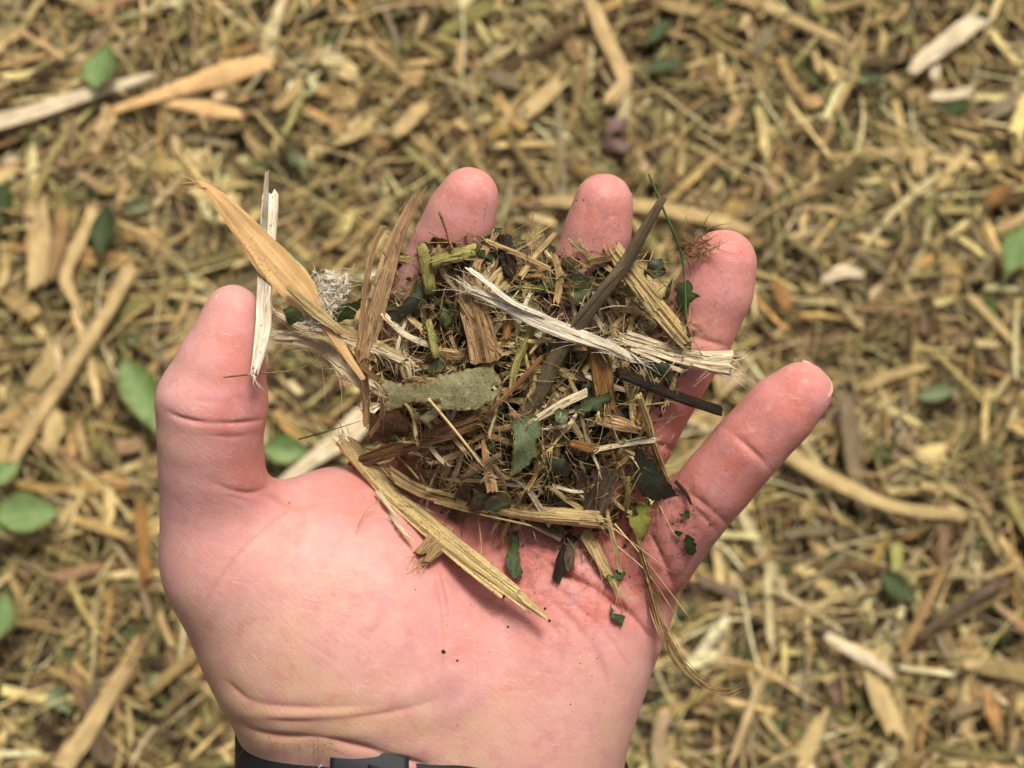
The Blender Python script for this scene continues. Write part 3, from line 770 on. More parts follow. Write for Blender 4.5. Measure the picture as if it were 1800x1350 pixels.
# the bigger chips: the three hundred that show largest are things of their own
n = 6200; L = np.clip(gr.lognormal(math.log(.032), .48, n), .012, .11); W = np.clip(gr.lognormal(math.log(.0032), .52, n), .0011, .0105)
col, kinds = palette(n, dict(tan=30, pale=28, cream=12, brown=11, orange=6, grey=9, olive=12, dark=3, pink=4), gr)
xy = clumped(n); z = gr.uniform(.006, .018, n) + .005 * np.sin(xy[:, 0] * 41 + 2 * np.sin(xy[:, 1] * 23)) * np.sin(xy[:, 1] * 37)
V, f, uv, yaw = chips(n, xy, z, L, W, np.clip(W * gr.uniform(.14, .34, n), .0005, .002), gr, pitch=.17, roll=.45)
cx, cy = to_px(V.mean(1)); inside = (cx > 15) & (cx < 1785) & (cy > 15) & (cy < 1335)
hid = np.zeros(n, bool)
for i in np.where(inside)[0]: hid[i] = skin_w(cx[i], cy[i])[0] is not None
hid |= (cx > 640) & (cx < 1230) & (cy > 430) & (cy < 930)
score = np.where(inside & ~hid, L * W * (1 + 40 * (z - .006)), 0); order = np.argsort(-score)[:300]
pick = np.zeros(n, bool); pick[order] = True
stuff('wood_chip_litter', 'layered mass of small splintered wood chips over the ground', 'wood chips', MW['tinted'], V[~pick], f, uv[~pick], col[~pick])
SAY = {'tan': 'tan wood chip', 'pale': 'straw-yellow splinter', 'cream': 'cream-white splinter', 'brown': 'brown bark chip', 'orange': 'orange-tan wood chip', 'grey': 'weathered grey chip',
       'olive': 'olive stalk piece', 'dark': 'blackish bark chip', 'pink': 'pinkish brown chip'}
def region(x, y):
    if y < 260: return 'in the upper left ground litter' if x < 420 else 'on the ground above the first fingertip' if x < 820 else 'on the ground above the middle and ring fingertips' if x < 1300 else 'in the upper right ground litter'
    if x < 700: return 'on the ground between thumb and first finger' if x > 430 and y < 860 else 'on the ground left of the thumb tip' if y < 640 else 'on the ground beside the base of the thumb' if y < 1000 else 'in the lower left ground litter'
    if y < 620: return 'on the ground among the fingertips' if x < 1330 else 'on the ground above the little fingertip'
    return 'on the ground right of the little fingertip' if y < 900 else 'on the ground below the little finger' if x < 1450 else 'in the lower right ground litter'
fl = [tuple(int(q) for q in t) for t in f]
for i in order:
    ctr = V[i].mean(0); me = mesh_from('wood_chip', V[i] - ctr, fl, uv[i], np.repeat(col[i][None], V.shape[1], 0), smooth=False)
    me.materials.append(MW['tinted'])
    o = bpy.data.objects.new('wood_chip', me); COL.objects.link(o); o.location = ctr
    k = str(kinds[i]); ar_ = L[i] / W[i]
    form = ('long ' if L[i] > .05 else 'mid-sized ' if L[i] > .035 else 'short ') + ('slim ' if ar_ > 9 else 'stout ' if ar_ < 5.5 else '')
    lab = form + SAY[k] + ' ' + region(cx[i], cy[i])
    tag(o, lab, 'wood chip', 'ground chips: ' + lab)

# bits of leaf in the litter
def leaf_outline(L, W, n=9, tip=.8, base=.5):
    s = np.linspace(0, 1, n); w = np.sin(np.pi * s ** tip) ** 1.15 * W / 2
    return np.vstack([np.c_[s * L - L / 2, w], np.c_[s[::-1][1:-1] * L - L / 2, -w[::-1][1:-1]]])
def ground_leaf(name, px, py, ln, wd, ang, mat, label, group=None, h=.016, cat='leaf', tiltx=None, cup=None, torn=0.0, parent=None):
    c = G(px, py, h); k = np.linalg.norm(G(px + 1, py, h) - c); L, W = ln * k, wd * k; a = math.radians(ang)
    tp, tr_, cu = gr.normal(0, .18) if tiltx is None else tiltx, gr.normal(0, .22), gr.uniform(-3, 6) if cup is None else cup
    u, v = np.array((math.cos(a), math.sin(a), 0)), np.array((-math.sin(a), math.cos(a), 0))
    mb = MB()
    def place(x, y): return c + u * x + v * y + np.array((0, 0, tp * x + tr_ * y + abs(y) * .55 + cu * (x * x + y * y) * 2))
    sheet(mb, leaf_outline(L, W, 13, gr.uniform(.7, .95)), place, max(L / 14, .0009), .0004, max(torn, .7) * k, gr, uvk=100)
    if ln > 60: hair(mb, [c + u * (-L * .5), c + u * (-L * .62) + v * L * .03, c + u * (-L * .8) - np.array((0, 0, .006))], .0007, .0006, 6)
    o = build(name, mb, mat, 'world', parent)
    return tag(o, label, cat, group) if parent is None else o
for i in range(130):
    px, py = gr.uniform(10, 1790), gr.uniform(10, 1340)
    if skin_w(px, py)[0] is not None or (640 < px < 1230 and 430 < py < 930): continue
    dk = gr.random()
    mat, lab, gp = ((ML['deep'], 'small dark green leaf scrap lying', 'dark leaf scraps') if dk < .45 else
                    (ML['green'], 'small grey-green leaf scrap lying', 'grey-green leaf scraps') if dk < .68 else
                    (ML['brown'], 'small dead brown leaf scrap lying', 'dead leaf scraps'))
    lab += ' ' + region(px, py); gp = 'ground scraps: ' + lab
    ground_leaf('leaf_scrap', px, py, gr.uniform(26, 70), gr.uniform(16, 38), gr.uniform(0, 360), mat, lab, gp, h=gr.uniform(.006, .014), torn=2.5, cat='leaf scrap')

# pieces of the litter one can point to
def lay(name, label, cat, mat, pts, wd, thk=.2, h=.019, shape='half', jag=None, twist=0., group=None, rise=0.0):
    k = np.linalg.norm(G(pts[0][0] + 1, pts[0][1]) - G(*pts[0])) ; w = np.atleast_1d(np.array(wd, float)) * k
    p = [G(x, y, h + rise * i) for i, (x, y) in enumerate(pts)]
    L = np.linalg.norm(np.diff(np.array(p), axis=0), axis=1).sum()
    j = w.mean() * 1.4 if jag is None else jag * k
    mb = MB(); sweep(mb, p, w, w.mean() * thk, 5, 14, (j, j), shape, .14, twist, uvk=100, r=gr)
    return tag(build(name, mb, mat, 'world', smooth=False), label, cat, group)
lay('split_stick', 'long cream split stick slanting beside the small green leaf on the ground', 'stick', MW['cream'], [(-60, 226), (60, 196), (170, 160), (278, 130)], [34, 30, 24, 14], h=.021)
lay('dry_husk', 'long orange husk strip lying on the ground below the cream stick', 'husk', MW['orange'], [(180, 200), (300, 160), (400, 130), (492, 98)], [12, 24, 40, 26], .18, shape='keel', h=.020)
lay('dry_husk', 'reddish orange husk strip lying on the ground under the longer husk', 'husk', MW['orange'], [(285, 180), (360, 190), (440, 206)], [10, 26, 12], .2, h=.019)
lay('split_stick', 'bright cream split stick at the top right corner of the ground', 'stick', MW['cream'], [(1592, 130), (1640, 92), (1690, 55), (1742, 18)], [18, 30, 34, 30], h=.026)
lay('wood_splinter', 'cream stub of wood under the bright split stick', 'wood splinter', MW['cream'], [(1648, 105), (1640, 150)], [18, 14], h=.021)
lay('wood_splinter', 'pale yellow splinter lying flat just below the cream stub', 'wood splinter', MW['cream'], [(1620, 165), (1670, 168), (1718, 156)], [16, 18, 16], h=.021)
lay('wood_splinter', 'straight tan splinter lying above the tip of the middle finger', 'wood splinter', MW['straw'], [(908, 212), (950, 175), (1003, 126)], [24, 26, 22], h=.023)
lay('bent_stalk', 'pale olive stalk bent to an elbow above the middle finger', 'stalk', MW['straw'], [(1030, -20), (1062, 60), (1098, 135), (1098, 148), (1060, 190)], [18, 24, 26, 26, 22], h=.022)
lay('wood_splinter', 'wide yellow splinter lying above the tip of the first finger', 'wood splinter', MW['speckled'], [(580, 245), (630, 225), (675, 198)], [30, 36, 26], .2, h=.021)
lay('wood_splinter', 'slim tan splinter running beside the wide yellow splinter', 'wood splinter', MW['straw'], [(690, 245), (725, 205), (762, 172)], [26, 26, 18], h=.021)
lay('thick_stalk', 'thick tan plant stalk lying diagonally on the ground beside the thumb', 'stalk', MW['straw'], [(-10, 860), (60, 745), (130, 640), (190, 545), (236, 462)], [17, 22, 26, 27, 30], .8, h=.024, shape='round')
lay('split_stick', 'bundle-like straw split stick standing upright at the left edge', 'stick', MW['straw'], [(62, 330), (68, 430), (60, 535)], [34, 40, 24], .25, h=.022)
lay('split_stick', 'narrow tan split stick next to the straw upright stick', 'stick', MW['tan'], [(108, 350), (104, 430), (82, 505)], [20, 22, 14], .3, h=.022)
lay('bent_stalk', 'straw-coloured stalk kinked near the upright split stick', 'stalk', MW['straw'], [(172, 350), (138, 430), (115, 488), (150, 560)], [22, 22, 22, 10], h=.021)
lay('yellow_chip', 'yellow wood chip upright below the thick tan stalk', 'wood chip', MW['speckled'], [(100, 715), (92, 765), (80, 812)], [34, 30, 18], .2, h=.021)
lay('split_stick', 'long yellow split stick at the bottom left of the ground', 'stick', MW['straw'], [(90, 1375), (150, 1290), (200, 1210), (240, 1155)], [40, 36, 28, 12], .25, h=.023)
lay('split_stick', 'weathered grey split stick under the long yellow stick', 'stick', MW['grey'], [(152, 1170), (170, 1270), (190, 1370)], [34, 36, 36], .25, h=.018)
lay('pale_straw', 'long pale straw running away from the little finger', 'straw', MW['speckled'], [(1300, 735), (1400, 808), (1480, 850), (1560, 888), (1640, 902), (1712, 905)], [18, 28, 26, 24, 20, 14], .35, h=.024)
lay('wood_splinter', 'broad cream splinter low on the ground at lower right', 'wood splinter', MW['speckled'], [(1520, 1160), (1550, 1230), (1590, 1315)], [16, 38, 26], .2, h=.021)
lay('wood_splinter', 'pale splinter crossing the broad cream splinter', 'wood splinter', MW['cream'], [(1442, 1112), (1510, 1150), (1580, 1192)], [14, 22, 12], h=.026)
lay('wood_splinter', 'yellowish split splinter standing at the bottom edge of the ground', 'wood splinter', MW['speckled'], [(1395, 1365), (1430, 1295), (1452, 1238)], [34, 30, 12], .22, h=.022)
lay('twig', 'thin tan twig angled between the green leaf and the lower right splinters', 'twig', MW['tan'], [(1580, 1160), (1620, 1080), (1668, 985)], [14, 18, 14], .7, h=.022, shape='round')
lay('twig', 'long grey twig crossing the thin tan twig', 'twig', MW['grey'], [(1610, 1125), (1690, 1065), (1778, 1010)], [14, 20, 16], .7, h=.024, shape='round')
lay('wood_splinter', 'short yellow splinter lying level near the right edge', 'wood splinter', MW['speckled'], [(1685, 1168), (1745, 1170)], [16, 14], h=.022)
lay('pale_straw', 'pale straw passing behind the middle and ring fingertips', 'straw', MW['straw'], [(935, 352), (1030, 356), (1130, 362), (1230, 380), (1330, 410)], [18, 22, 24, 24, 20], .3, h=.021)
lay('wood_splinter', 'orange tan splinter hanging over the litter beside the ring finger', 'wood splinter', MW['orangewood'], [(1352, 480), (1375, 520), (1400, 560)], [16, 24, 18], h=.022)
lay('wood_splinter', 'frayed cream splinter above the little fingertip', 'wood splinter', MW['cream'], [(1440, 498), (1480, 478), (1525, 485)], [10, 26, 10], .2, h=.022)
lay('wood_chip', 'orange stub of wood near the right edge beside a pale leaf', 'wood chip', MW['orangewood'], [(1722, 362), (1755, 340), (1782, 315)], [24, 26, 18], .35, h=.022)
lay('pale_straw', 'pale stem on the ground between the thumb and the heap', 'straw', MW['cream'], [(480, 862), (540, 815), (600, 770), (680, 700)], [20, 26, 42, 40], .25, h=.025)
lay('split_stick', 'tan upright stick on the ground left of the ball of the thumb', 'stick', MW['orangewood'], [(246, 870), (252, 960), (258, 1045)], [22, 26, 22], .3, h=.021)
lay('bark_piece', 'pinkish brown bark lump in the ground litter above the ring finger', 'bark', plain('purple_bark', (.16, .10, .09), bumps=150), [(1040, 225), (1080, 240), (1115, 215)], [50, 62, 40], .45, h=.016)

# live weed leaves
FG = 'fresh weed leaves'
ground_leaf('weed_leaf', 180, 118, 92, 66, 78, ML['fresh'], 'bright green leaf lying above the long cream stick', h=.026, cup=4)
ground_leaf('weed_leaf', 255, 705, 170, 66, -62, ML['fresh'], 'large bright green leaf showing behind the thumb', h=.030, cup=3)
ground_leaf('weed_leaf', 505, 793, 88, 52, -6, ML['fresh'], 'small bright green leaf in the gap between thumb and palm', h=.022, cup=3)
ground_leaf('weed_leaf', 183, 405, 100, 44, 84, ML['deep'], 'narrow deep green leaf on the ground above the thumb', h=.022)
ground_leaf('weed_leaf', 5, 360, 90, 40, 80, ML['deep'], 'deep green leaf cut by the left edge', h=.022)
ground_leaf('weed_leaf', 1787, 435, 100, 56, 70, ML['fresh'], 'pale green leaf cut by the right edge', h=.026)
ground_leaf('weed_leaf', 1582, 1036, 84, 44, -40, ML['deep'], 'dark green leaf lying under the tan twig', h=.019)
ground_leaf('weed_leaf', 1650, 692, 70, 34, 10, ML['green'], 'small green leaf right of the little fingertip', h=.020)
ground_leaf('weed_leaf', 1160, 55, 66, 30, 50, ML['deep'], 'dark green leaf near the bent olive stalk', h=.020)
ground_leaf('weed_leaf', 1170, 118, 84, 36, 10, ML['deep'], 'broad dark green leaf beneath the splinters by the bent stalk', h=.019)
ground_leaf('weed_leaf', 1520, 140, 70, 30, -8, ML['deep'], 'narrow dark green leaf left of the bright cream stick', h=.019)
ground_leaf('weed_leaf', 1680, 190, 56, 26, 12, ML['deep'], 'small dark green leaf under the bright cream stick', h=.021)
ground_leaf('weed_leaf', 1470, 480, 44, 24, 60, ML['deep'], 'small dark leaf beside the frayed cream splinter', h=.020)
weed = bpy.data.objects.new('weed', None); COL.objects.link(weed); weed.location = Vector(G(-15, 880, .0)); weed['_ctr'] = tuple(weed.location)
tag(weed, 'bright green weed sprouting through the litter at the left edge', 'weed')
for a in ((52, 905, 118, 74, 8), (8, 832, 70, 44, 40), (-12, 920, 70, 50, 160)):
    ground_leaf('leaf', *a, ML['fresh'], None, h=.034, cup=3, parent=weed)
mb = MB(); hair(mb, [G(-15, 880, 0), G(-10, 880, .02), G(5, 895, .033)], .0012, .0008, 8); build('stem', mb, MW['green'], 'world', weed)
mb = MB(); hair(mb, [G(-15, 880, 0), G(-14, 870, .02), G(-8, 850, .033)], .0011, .0007, 8); build('stem', mb, MW['green'], 'world', weed)
del weed['_ctr']
ground_leaf('weed_leaf', 4, 1080, 84, 52, 80, ML['fresh'], 'bright green leaf at the left edge below the weed', h=.026)
# ------------------------------------------------------------------ wristwatch strap at the wrist
WC = Vector((-18.0, -86.3, -20.0))
_an = np.linspace(0, 2 * np.pi, 96, endpoint=False); _rd = []
for a in _an:
    d = Vector((math.cos(a), -.12 * math.cos(a), math.sin(a))); hit = BV.ray_cast(WC + d * 90, -d)
    _rd.append((hit[0] - WC).length / d.length if hit[0] is not None else 30.0)
_rd = np.array(_rd); _rd = np.mean([np.roll(_rd, k) for k in range(-4, 5)], 0)
def strap_ring(t, off, yoff, half, mb, thick=2.2, slant=0.0):
    """a band following the wrist; t = angles"""
    V = []; n = len(t)
    for i, a in enumerate(t):
        r = np.interp(a % (2 * np.pi), np.r_[_an, 2 * np.pi], np.r_[_rd, _rd[0]])
        sl = slant * i / max(n - 1, 1)
        for dy, th in ((half, .3), (half - .9, 1), (-half + .9, 1), (-half, .3), (-half, 0), (half, 0)):
            q = r + off + thick * th; x, z = q * math.cos(a), q * math.sin(a)
            V.append((WC.x + x, WC.y + yoff + sl - .12 * (x + 34) + dy, WC.z + z))
    f = []
    for i in range(n - 1):
        for j in range(6): f.append((i * 6 + j, i * 6 + (j + 1) % 6, i * 6 + 6 + (j + 1) % 6, i * 6 + 6 + j))
    f.append(tuple(range(6))[::-1]); f.append(tuple((n - 1) * 6 + j for j in range(6)))
    mb.add(V, f)
m, nt, b = new_mat('strap_rubber'); tc = nd(nt, 'ShaderNodeTexCoord')
nt.links.new(mixc(nt, noise(nt, tc.outputs['Object'], 900, 3), (.007, .008, .010), (.016, .018, .022)), b.inputs['Base Color'])
b.inputs['Roughness'].default_value = .6; b.inputs['Specular IOR Level'].default_value = .2; STRAP = m
m, nt, b = new_mat('keeper_plastic'); tc = nd(nt, 'ShaderNodeTexCoord')
nt.links.new(mixc(nt, noise(nt, tc.outputs['Object'], 600, 3), (.010, .012, .016), (.020, .024, .031)), b.inputs['Base Color'])
b.inputs['Roughness'].default_value = .55; b.inputs['Specular IOR Level'].default_value = .25; KEEP = m
watch = bpy.data.objects.new('wristwatch', None); COL.objects.link(watch)
watch.matrix_world = HANDM @ Matrix.Translation((-.019, -.094, -.021)); watch['_ctr'] = (-.019, -.094, -.021)
tag(watch, 'black rubber watch strap around the wrist at the bottom edge', 'watch')
mb = MB(); strap_ring(np.linspace(0, 2 * np.pi, 97), -.3, 0, 11.0, mb); build('strap', mb, STRAP, parent=watch)
mb = MB(); strap_ring(np.linspace(1.70, 2.16, 16), 1.8, 1.0, 11.0, mb, 2.0, 3.2); kp = build('strap_flap', mb, KEEP, parent=watch)
mb = MB(); strap_ring(np.linspace(1.80, 1.95, 5), 3.7, -1.2, 9.5, mb, .4, 1.0); build('strap_slot', mb, STRAP, parent=watch)
mb = MB(); hair(mb, [P(560, 1351, 12.5), P(562, 1347, 13), P(566, 1345, 13)], .35, .3, 6); build('spring_pin', mb, plain('pin_steel', (.5, .5, .52), .3), parent=watch)
mb = MB()
V, Fc = [], []
for i, (x, y, z) in enumerate(((-1, -1, -1), (1, -1, -1), (1, 1, -1), (-1, 1, -1), (-1, -1, 1), (1, -1, 1), (1, 1, 1), (-1, 1, 1))):
    k = .86 if z < 0 else 1; V.append((-19 + 19 * x * k, -100 + 20 * y * k, -50 + 5.5 * z))
mb.add(V, [(3, 2, 1, 0), (4, 5, 6, 7), (0, 1, 5, 4), (1, 2, 6, 5), (2, 3, 7, 6), (3, 0, 4, 7)]); build('watch_case', mb, STRAP, parent=watch, smooth=False)
del watch['_ctr']

# ------------------------------------------------------------------ the heap in the palm
hr = np.random.default_rng(5)
def heap_w(px, py):
    u, v = (px - 915) / 300.0, (py - 690) / 265.0
    rho = min(math.hypot(u, v), 1.12)
    fall = rho ** 3
    down = 1 / (1 + math.exp(-4 * v)); side = 1 / (1 + math.exp(5 * (u + .35)))
    return 24 + 7.5 * (690 - py) / 265 - fall * (5 + 15 * down + 5 * side)
def base_w(px, py):
    h = heap_w(px, py); p, _ = skin_w(px, py)
    return h if p is None else max(h, p.z + .9)
def fit_w(pts, lift, extra=None, bow=0.0):
    """heights for a straight stiff piece resting on the heap: a line fitted to what lies under it"""
    q = spline([(x, y, 0) for x, y in pts], 14); s = np.linspace(0, 1, 14)
    w = np.array([base_w(x, y) for x, y in q[:, :2]])
    inn = np.array([1.0 if (math.hypot((x - 915) / 300, (y - 690) / 265) < 1.1 or skin_w(x, y)[0] is not None) else .08 for x, y in q[:, :2]])
    a, b_ = np.polyfit(s, w, 1, w=inn)
    res = ((w - (a * s + b_)) * (inn > .5)).max()
    L = np.r_[0, np.cumsum(np.linalg.norm(np.diff(np.array(pts, float), axis=0), axis=1))]; t = L / L[-1]
    ww = a * t + b_ + max(res, 0) * .55 + lift
    if extra is not None: ww = ww + np.array(extra, float)
    return ww + bow * np.sin(np.pi * t)
def track(pts, lift, extra=None, bow=0.0): return np.array([P(x, y, w) for (x, y), w in zip(pts, fit_w(pts, lift, extra, bow))])
def frays(mb, path, end, n, ln, spread, rad=.09, wid=2.0):
    p = np.asarray(path); e, d = (p[0], unit(p[0] - p[1])) if end == 0 else (p[-1], unit(p[-1] - p[-2]))
    s = unit(np.cross(d, (0, 0, 1.0)))
    for _ in range(n):
        o = e - d * hr.uniform(0, ln * .6) + s * hr.uniform(-.5, .5) * wid + np.array((0, 0, hr.uniform(-.4, .6)))
        dv = d + s * hr.normal(0, spread) + np.array((0, 0, hr.normal(0, spread * .7)))
        l = hr.uniform(.35, 1) * ln
        hair(mb, [o, o + dv * l * .5, o + dv * l + s * hr.normal(0, .25 * ln)], rad * hr.uniform(.6, 1.3), None, 5)
def along(mb, path, n, ln, spread, rad, wid):
    """loose fibres lifting off the sides"""
    q = spline(path, 40); T = unit(np.gradient(q, axis=0))
    for _ in range(n):
        i = hr.integers(2, 38); d = T[i] * hr.choice((-1, 1)); s = unit(np.cross(d, (0, 0, 1.0))) * hr.choice((-1, 1))
        o = q[i] + s * wid * hr.uniform(.2, .5); l = hr.uniform(.4, 1) * ln
        dv = d + s * abs(hr.normal(0, spread)) + np.array((0, 0, hr.normal(.1, spread * .6)))
        hair(mb, [o - d * l * .4, o + dv * l * .4, o + dv * l + s * hr.uniform(0, .3) * ln], rad * hr.uniform(.6, 1.2), None, 5)
def held(name, label, cat, mat, pts, wd, lift=2.0, thk=.4, shape='half', jag=(10, 10), fray=None, side=None, K=7, extra=None, bow=0., twist=0., rough=.12, group=None, splits=0):
    path = track(pts, lift, extra, bow); w = np.atleast_1d(np.array(wd, float)) * PXMM * .945
    mb = MB()
    sweep(mb, path, w, w.mean() * thk, K, None, (jag[0] * .115, jag[1] * .115), shape, rough, twist, r=hr)
    for _ in range(splits):                       # slivers peeling off the same piece
        a, b_ = sorted(hr.uniform(0, 1, 2)); b_ = min(1, a + max(.3, b_ - a)); q = spline(path, 30)[int(a * 29):max(int(b_ * 29), int(a * 29) + 3) + 1]
        q = q[:30]
        if len(q) < 3: continue
        d = unit(np.cross(q[-1] - q[0], (0, 0, 1.))); off = hr.uniform(-.5, .5) * w.mean()
        q = q + d * (off + np.linspace(0, hr.uniform(-1, 1) * w.mean() * .5, len(q))[:, None]) + np.array((0, 0, 1.)) * (w.mean() * thk * .5 + np.linspace(0, hr.uniform(0, .8), len(q))[:, None])
        sweep(mb, q[::max(1, len(q) // 5)], w.mean() * hr.uniform(.12, .3), w.mean() * .1, 3, 8, (1, 1.5), 'flat', .2, hr.normal(0, .4), r=hr)
    if fray:
        for e, n, ln, sp in fray: frays(mb, path, e, n, ln, sp, wid=w[0 if e == 0 else -1])
    if side: along(mb, path, *side[:3], side[3] if len(side) > 3 else .07, w.mean())
    return tag(build(name, mb, mat, smooth=(shape == 'round')), label, cat, group)
def held_leaf(name, label, mat, out, lift=2., curl=1.2, rot=0., tilt=(0, 0), thick=.28, rough=1.2, cat='leaf piece', group=None, step=6):
    out = np.array(out, float); c = out.mean(0)
    ws = np.array([base_w(x, y) for x, y in out]); A = np.c_[out - c, np.ones(len(out))]
    co, *_ = np.linalg.lstsq(A, ws, rcond=None); co[2] += lift + max(0, (ws - A @ co).max()) * .4
    p1, p2, p3 = hr.uniform(0, 6, 3); sp = max(np.ptp(out[:, 0]), np.ptp(out[:, 1]))
    def place(x, y):
        dx, dy = x - c[0], y - c[1]
        w = co[0] * dx + co[1] * dy + co[2] + tilt[0] * dx * PXMM + tilt[1] * dy * PXMM
        w += curl * (math.sin(dx / sp * 5 + p1) * .6 + math.sin(dy / sp * 7 + p2) * .5 + math.sin((dx + dy) / sp * 13 + p3) * .2)
        return P(x, y, w)
    mb = MB(); sheet(mb, out, place, step, thick * .55, rough * 1.25, hr, uvk=.0122, crisp=.11)
    u = mb.uv[0]; cs, sn = math.cos(rot), math.sin(rot); mb.uv[0] = np.c_[u[:, 0] * cs + u[:, 1] * sn, -u[:, 0] * sn + u[:, 1] * cs]
    return tag(build(name, mb, mat), label, cat, group)
def wisp(name, label, mat, pts, rad=.12, lift=2., cat='rootlet', extra=None, end=None, bow=0., group=None, branches=0):
    path = track(pts, lift, extra, bow); mb = MB(); hair(mb, path, rad, end, max(10, len(pts) * 5))
    q = spline(path, 30)
    for _ in range(branches):
        i = hr.integers(4, 27); d = unit(q[i + 1] - q[i]); s = np.cross(d, (0, 0, 1.)) * hr.choice((-1, 1)); l = hr.uniform(2, 5)
        hair(mb, [q[i], q[i] + (d + s * .8) * l * .5, q[i] + (d + s * 1.4) * l + np.array((0, 0, hr.uniform(-1, 1)))], rad * .6, None, 6)
    return tag(build(name, mb, mat), label, cat, group)

# --- filling of the heap, bottom to top
HEAP = [(640, 500), (700, 440), (760, 425), (880, 408), (960, 440), (1060, 440), (1120, 450), (1190, 500), (1225, 590), (1190, 680), (1150, 760), (1165, 850),
        (1120, 920), (1030, 945), (930, 925), (830, 905), (760, 860), (700, 810), (650, 740), (640, 640)]
def in_heap(x, y):
    c = False
    for (x0, y0), (x1, y1) in zip(HEAP, HEAP[1:] + HEAP[:1]):
        if (y0 > y) != (y1 > y) and x < (x1 - x0) * (y - y0) / (y1 - y0) + x0: c = not c
    return c
def heap_spot(core=0.0):
    while True:
        x, y = hr.uniform(640, 1225), hr.uniform(405, 945)
        if in_heap(x, y) and (core == 0 or hr.random() < math.exp(-((x - 930) ** 2 + (y - 660) ** 2) / (core * core))): return x, y

OCT = np.array(((1, 0, 0), (-1, 0, 0), (0, 1, 0), (0, -1, 0), (0, 0, 1), (0, 0, -1)), float)
OCF = [(0, 2, 4), (2, 1, 4), (1, 3, 4), (3, 0, 4), (2, 0, 5), (1, 2, 5), (3, 1, 5), (0, 3, 5)]
mb = MB()
for i in range(3000):
    x, y = heap_spot(170)
    p, _ = skin_w(x, y); lo = p.z if p is not None else heap_w(x, y) - 9
    top = heap_w(x, y) - 4.5
    w = lo + .3 + (max(top - lo, .2)) * hr.random() ** .7
    s = hr.uniform(.2, .8) * (2.2 if w < top - 4 else 1)
    c = np.array((.032, .022, .013)) * hr.uniform(.5, 2.2) if hr.random() < .85 else np.array((.20, .14, .065)) * hr.uniform(.5, 1.5)  # crumbs mostly near black, painting deep shade into the heap's gaps
    V = OCT * s * hr.uniform(.5, 1.3, 3) * hr.uniform(.7, 1.3, (6, 1)); mb.add(turn(V[None].copy(), *[hr.uniform(0, 6, 1) for _ in range(3)])[0] + P(x, y, w), OCF, None, c)
o = build('soil_shade_crumbs', mb, MW['tinted'], smooth=False); tag(o, 'crumbs of soil and rotted wood, coloured dark as shade inside the heap', 'soil', kind='stuff')

def random_bit(x, y, ln, turnmax=.25):
    a = hr.uniform(0, 2 * np.pi); k = hr.normal(0, turnmax); d0 = np.array((math.cos(a), math.sin(a))); d1 = np.array((math.cos(a + k), math.sin(a + k)))
    c = np.array((x, y)); return [tuple(c - d0 * ln / 2), (x, y), tuple(c + d1 * ln / 2)]
def clip_bit(pts):
    return all(in_heap(*p) or math.hypot((p[0] - 915) / 300, (p[1] - 680) / 275) < 1.02 for p in (pts[0], pts[-1]))
def part_of_heap(x, y):
    if y < 500: return 'by the first fingertip' if x < 880 else 'by the middle finger' if x < 1080 else 'by the ring finger'
    if x < 740: return 'at the thumb side of the heap' if y < 740 else 'at the lower left of the heap'
    if x > 1090: return 'at the ring finger side of the heap' if y < 720 else 'at the little finger side of the heap'
    if y > 830: return 'at the lower edge of the heap'
    return ('in the upper middle of the heap' if y < 620 else 'in the centre of the heap' if y < 740 else 'in the lower middle of the heap') + (', left of the twig' if x < 940 else ', right of the twig')
KIND = [('straw_bit', 'straw', 'short broken straw bit', 'straw bit', 'straw bits in the heap', 'half', (50, 140), (4, 11)),
        ('straw_bit', 'speckled', 'short speckled yellow straw bit', 'straw bit', 'speckled straw bits in the heap', 'half', (50, 120), (5, 12)),
        ('bark_bit', 'brown', 'small brown bark shred', 'bark bit', 'brown bark shreds in the heap', 'flat', (40, 110), (5, 15)),
        ('bark_bit', 'dark', 'small dark rotted bark shred', 'bark bit', 'dark bark shreds in the heap', 'flat', (40, 110), (7, 18)),
        ('wood_bit', 'tan', 'small tan wood splinter', 'wood splinter', 'tan splinters in the heap', 'flat', (50, 130), (5, 12)),
        ('wood_bit', 'chunk', 'small coarse-grained wood splinter', 'wood splinter', 'coarse splinters in the heap', 'half', (50, 110), (10, 20)),
        ('straw_bit', 'cream', 'short cream straw bit', 'straw bit', 'cream', 'flat', (45, 130), (4, 11)),
        ('bark_bit', 'grey', 'small grey bark flake', 'bark bit', 'grey bark flakes in the heap', 'channel', (40, 90), (12, 26))]
for i in range(490):
    x, y = heap_spot()
    nm, mt, lab, cat, gp, shp, lr, wr = KIND[hr.choice(len(KIND), p=(.22, .12, .18, .14, .16, .07, .04, .07) if i < 250 else (.33, .22, .04, .02, .13, .05, .19, .02))]
    pts = random_bit(x, y, hr.uniform(*lr)); lab += ' ' + part_of_heap(x, y); gp = 'heap bits: ' + lab
    if not clip_bit(pts): continue
    held(nm, lab, cat, MW[mt], pts, hr.uniform(*wr) * np.array((hr.uniform(.5, 1), 1, hr.uniform(.4, 1))), lift=hr.uniform(-6.5, .6) if i < 250 else hr.uniform(-1.2, 2.6), thk=hr.uniform(.2, .4), shape=shp,
         jag=(14, 14), K=4, extra=(hr.normal(0, 1.6), 0, hr.normal(0, 1.6)), group=gp, splits=int(hr.integers(0, 3)), side=(5, 2.5, .4, .05), fray=[(0, 4, 2.2, .35), (1, 4, 2.2, .35)] if hr.random() < .7 else None)
LK = [('deep', 'small deep green leaf scrap', 'deep green leaf scraps in the heap'), ('teal', 'small dark blue-green leaf scrap', 'blue-green leaf scraps in the heap'),
      ('green', 'small grey-green leaf scrap', 'grey-green leaf scraps in the heap'), ('brown', 'small dead brown leaf scrap', 'dead leaf scraps in the heap')]
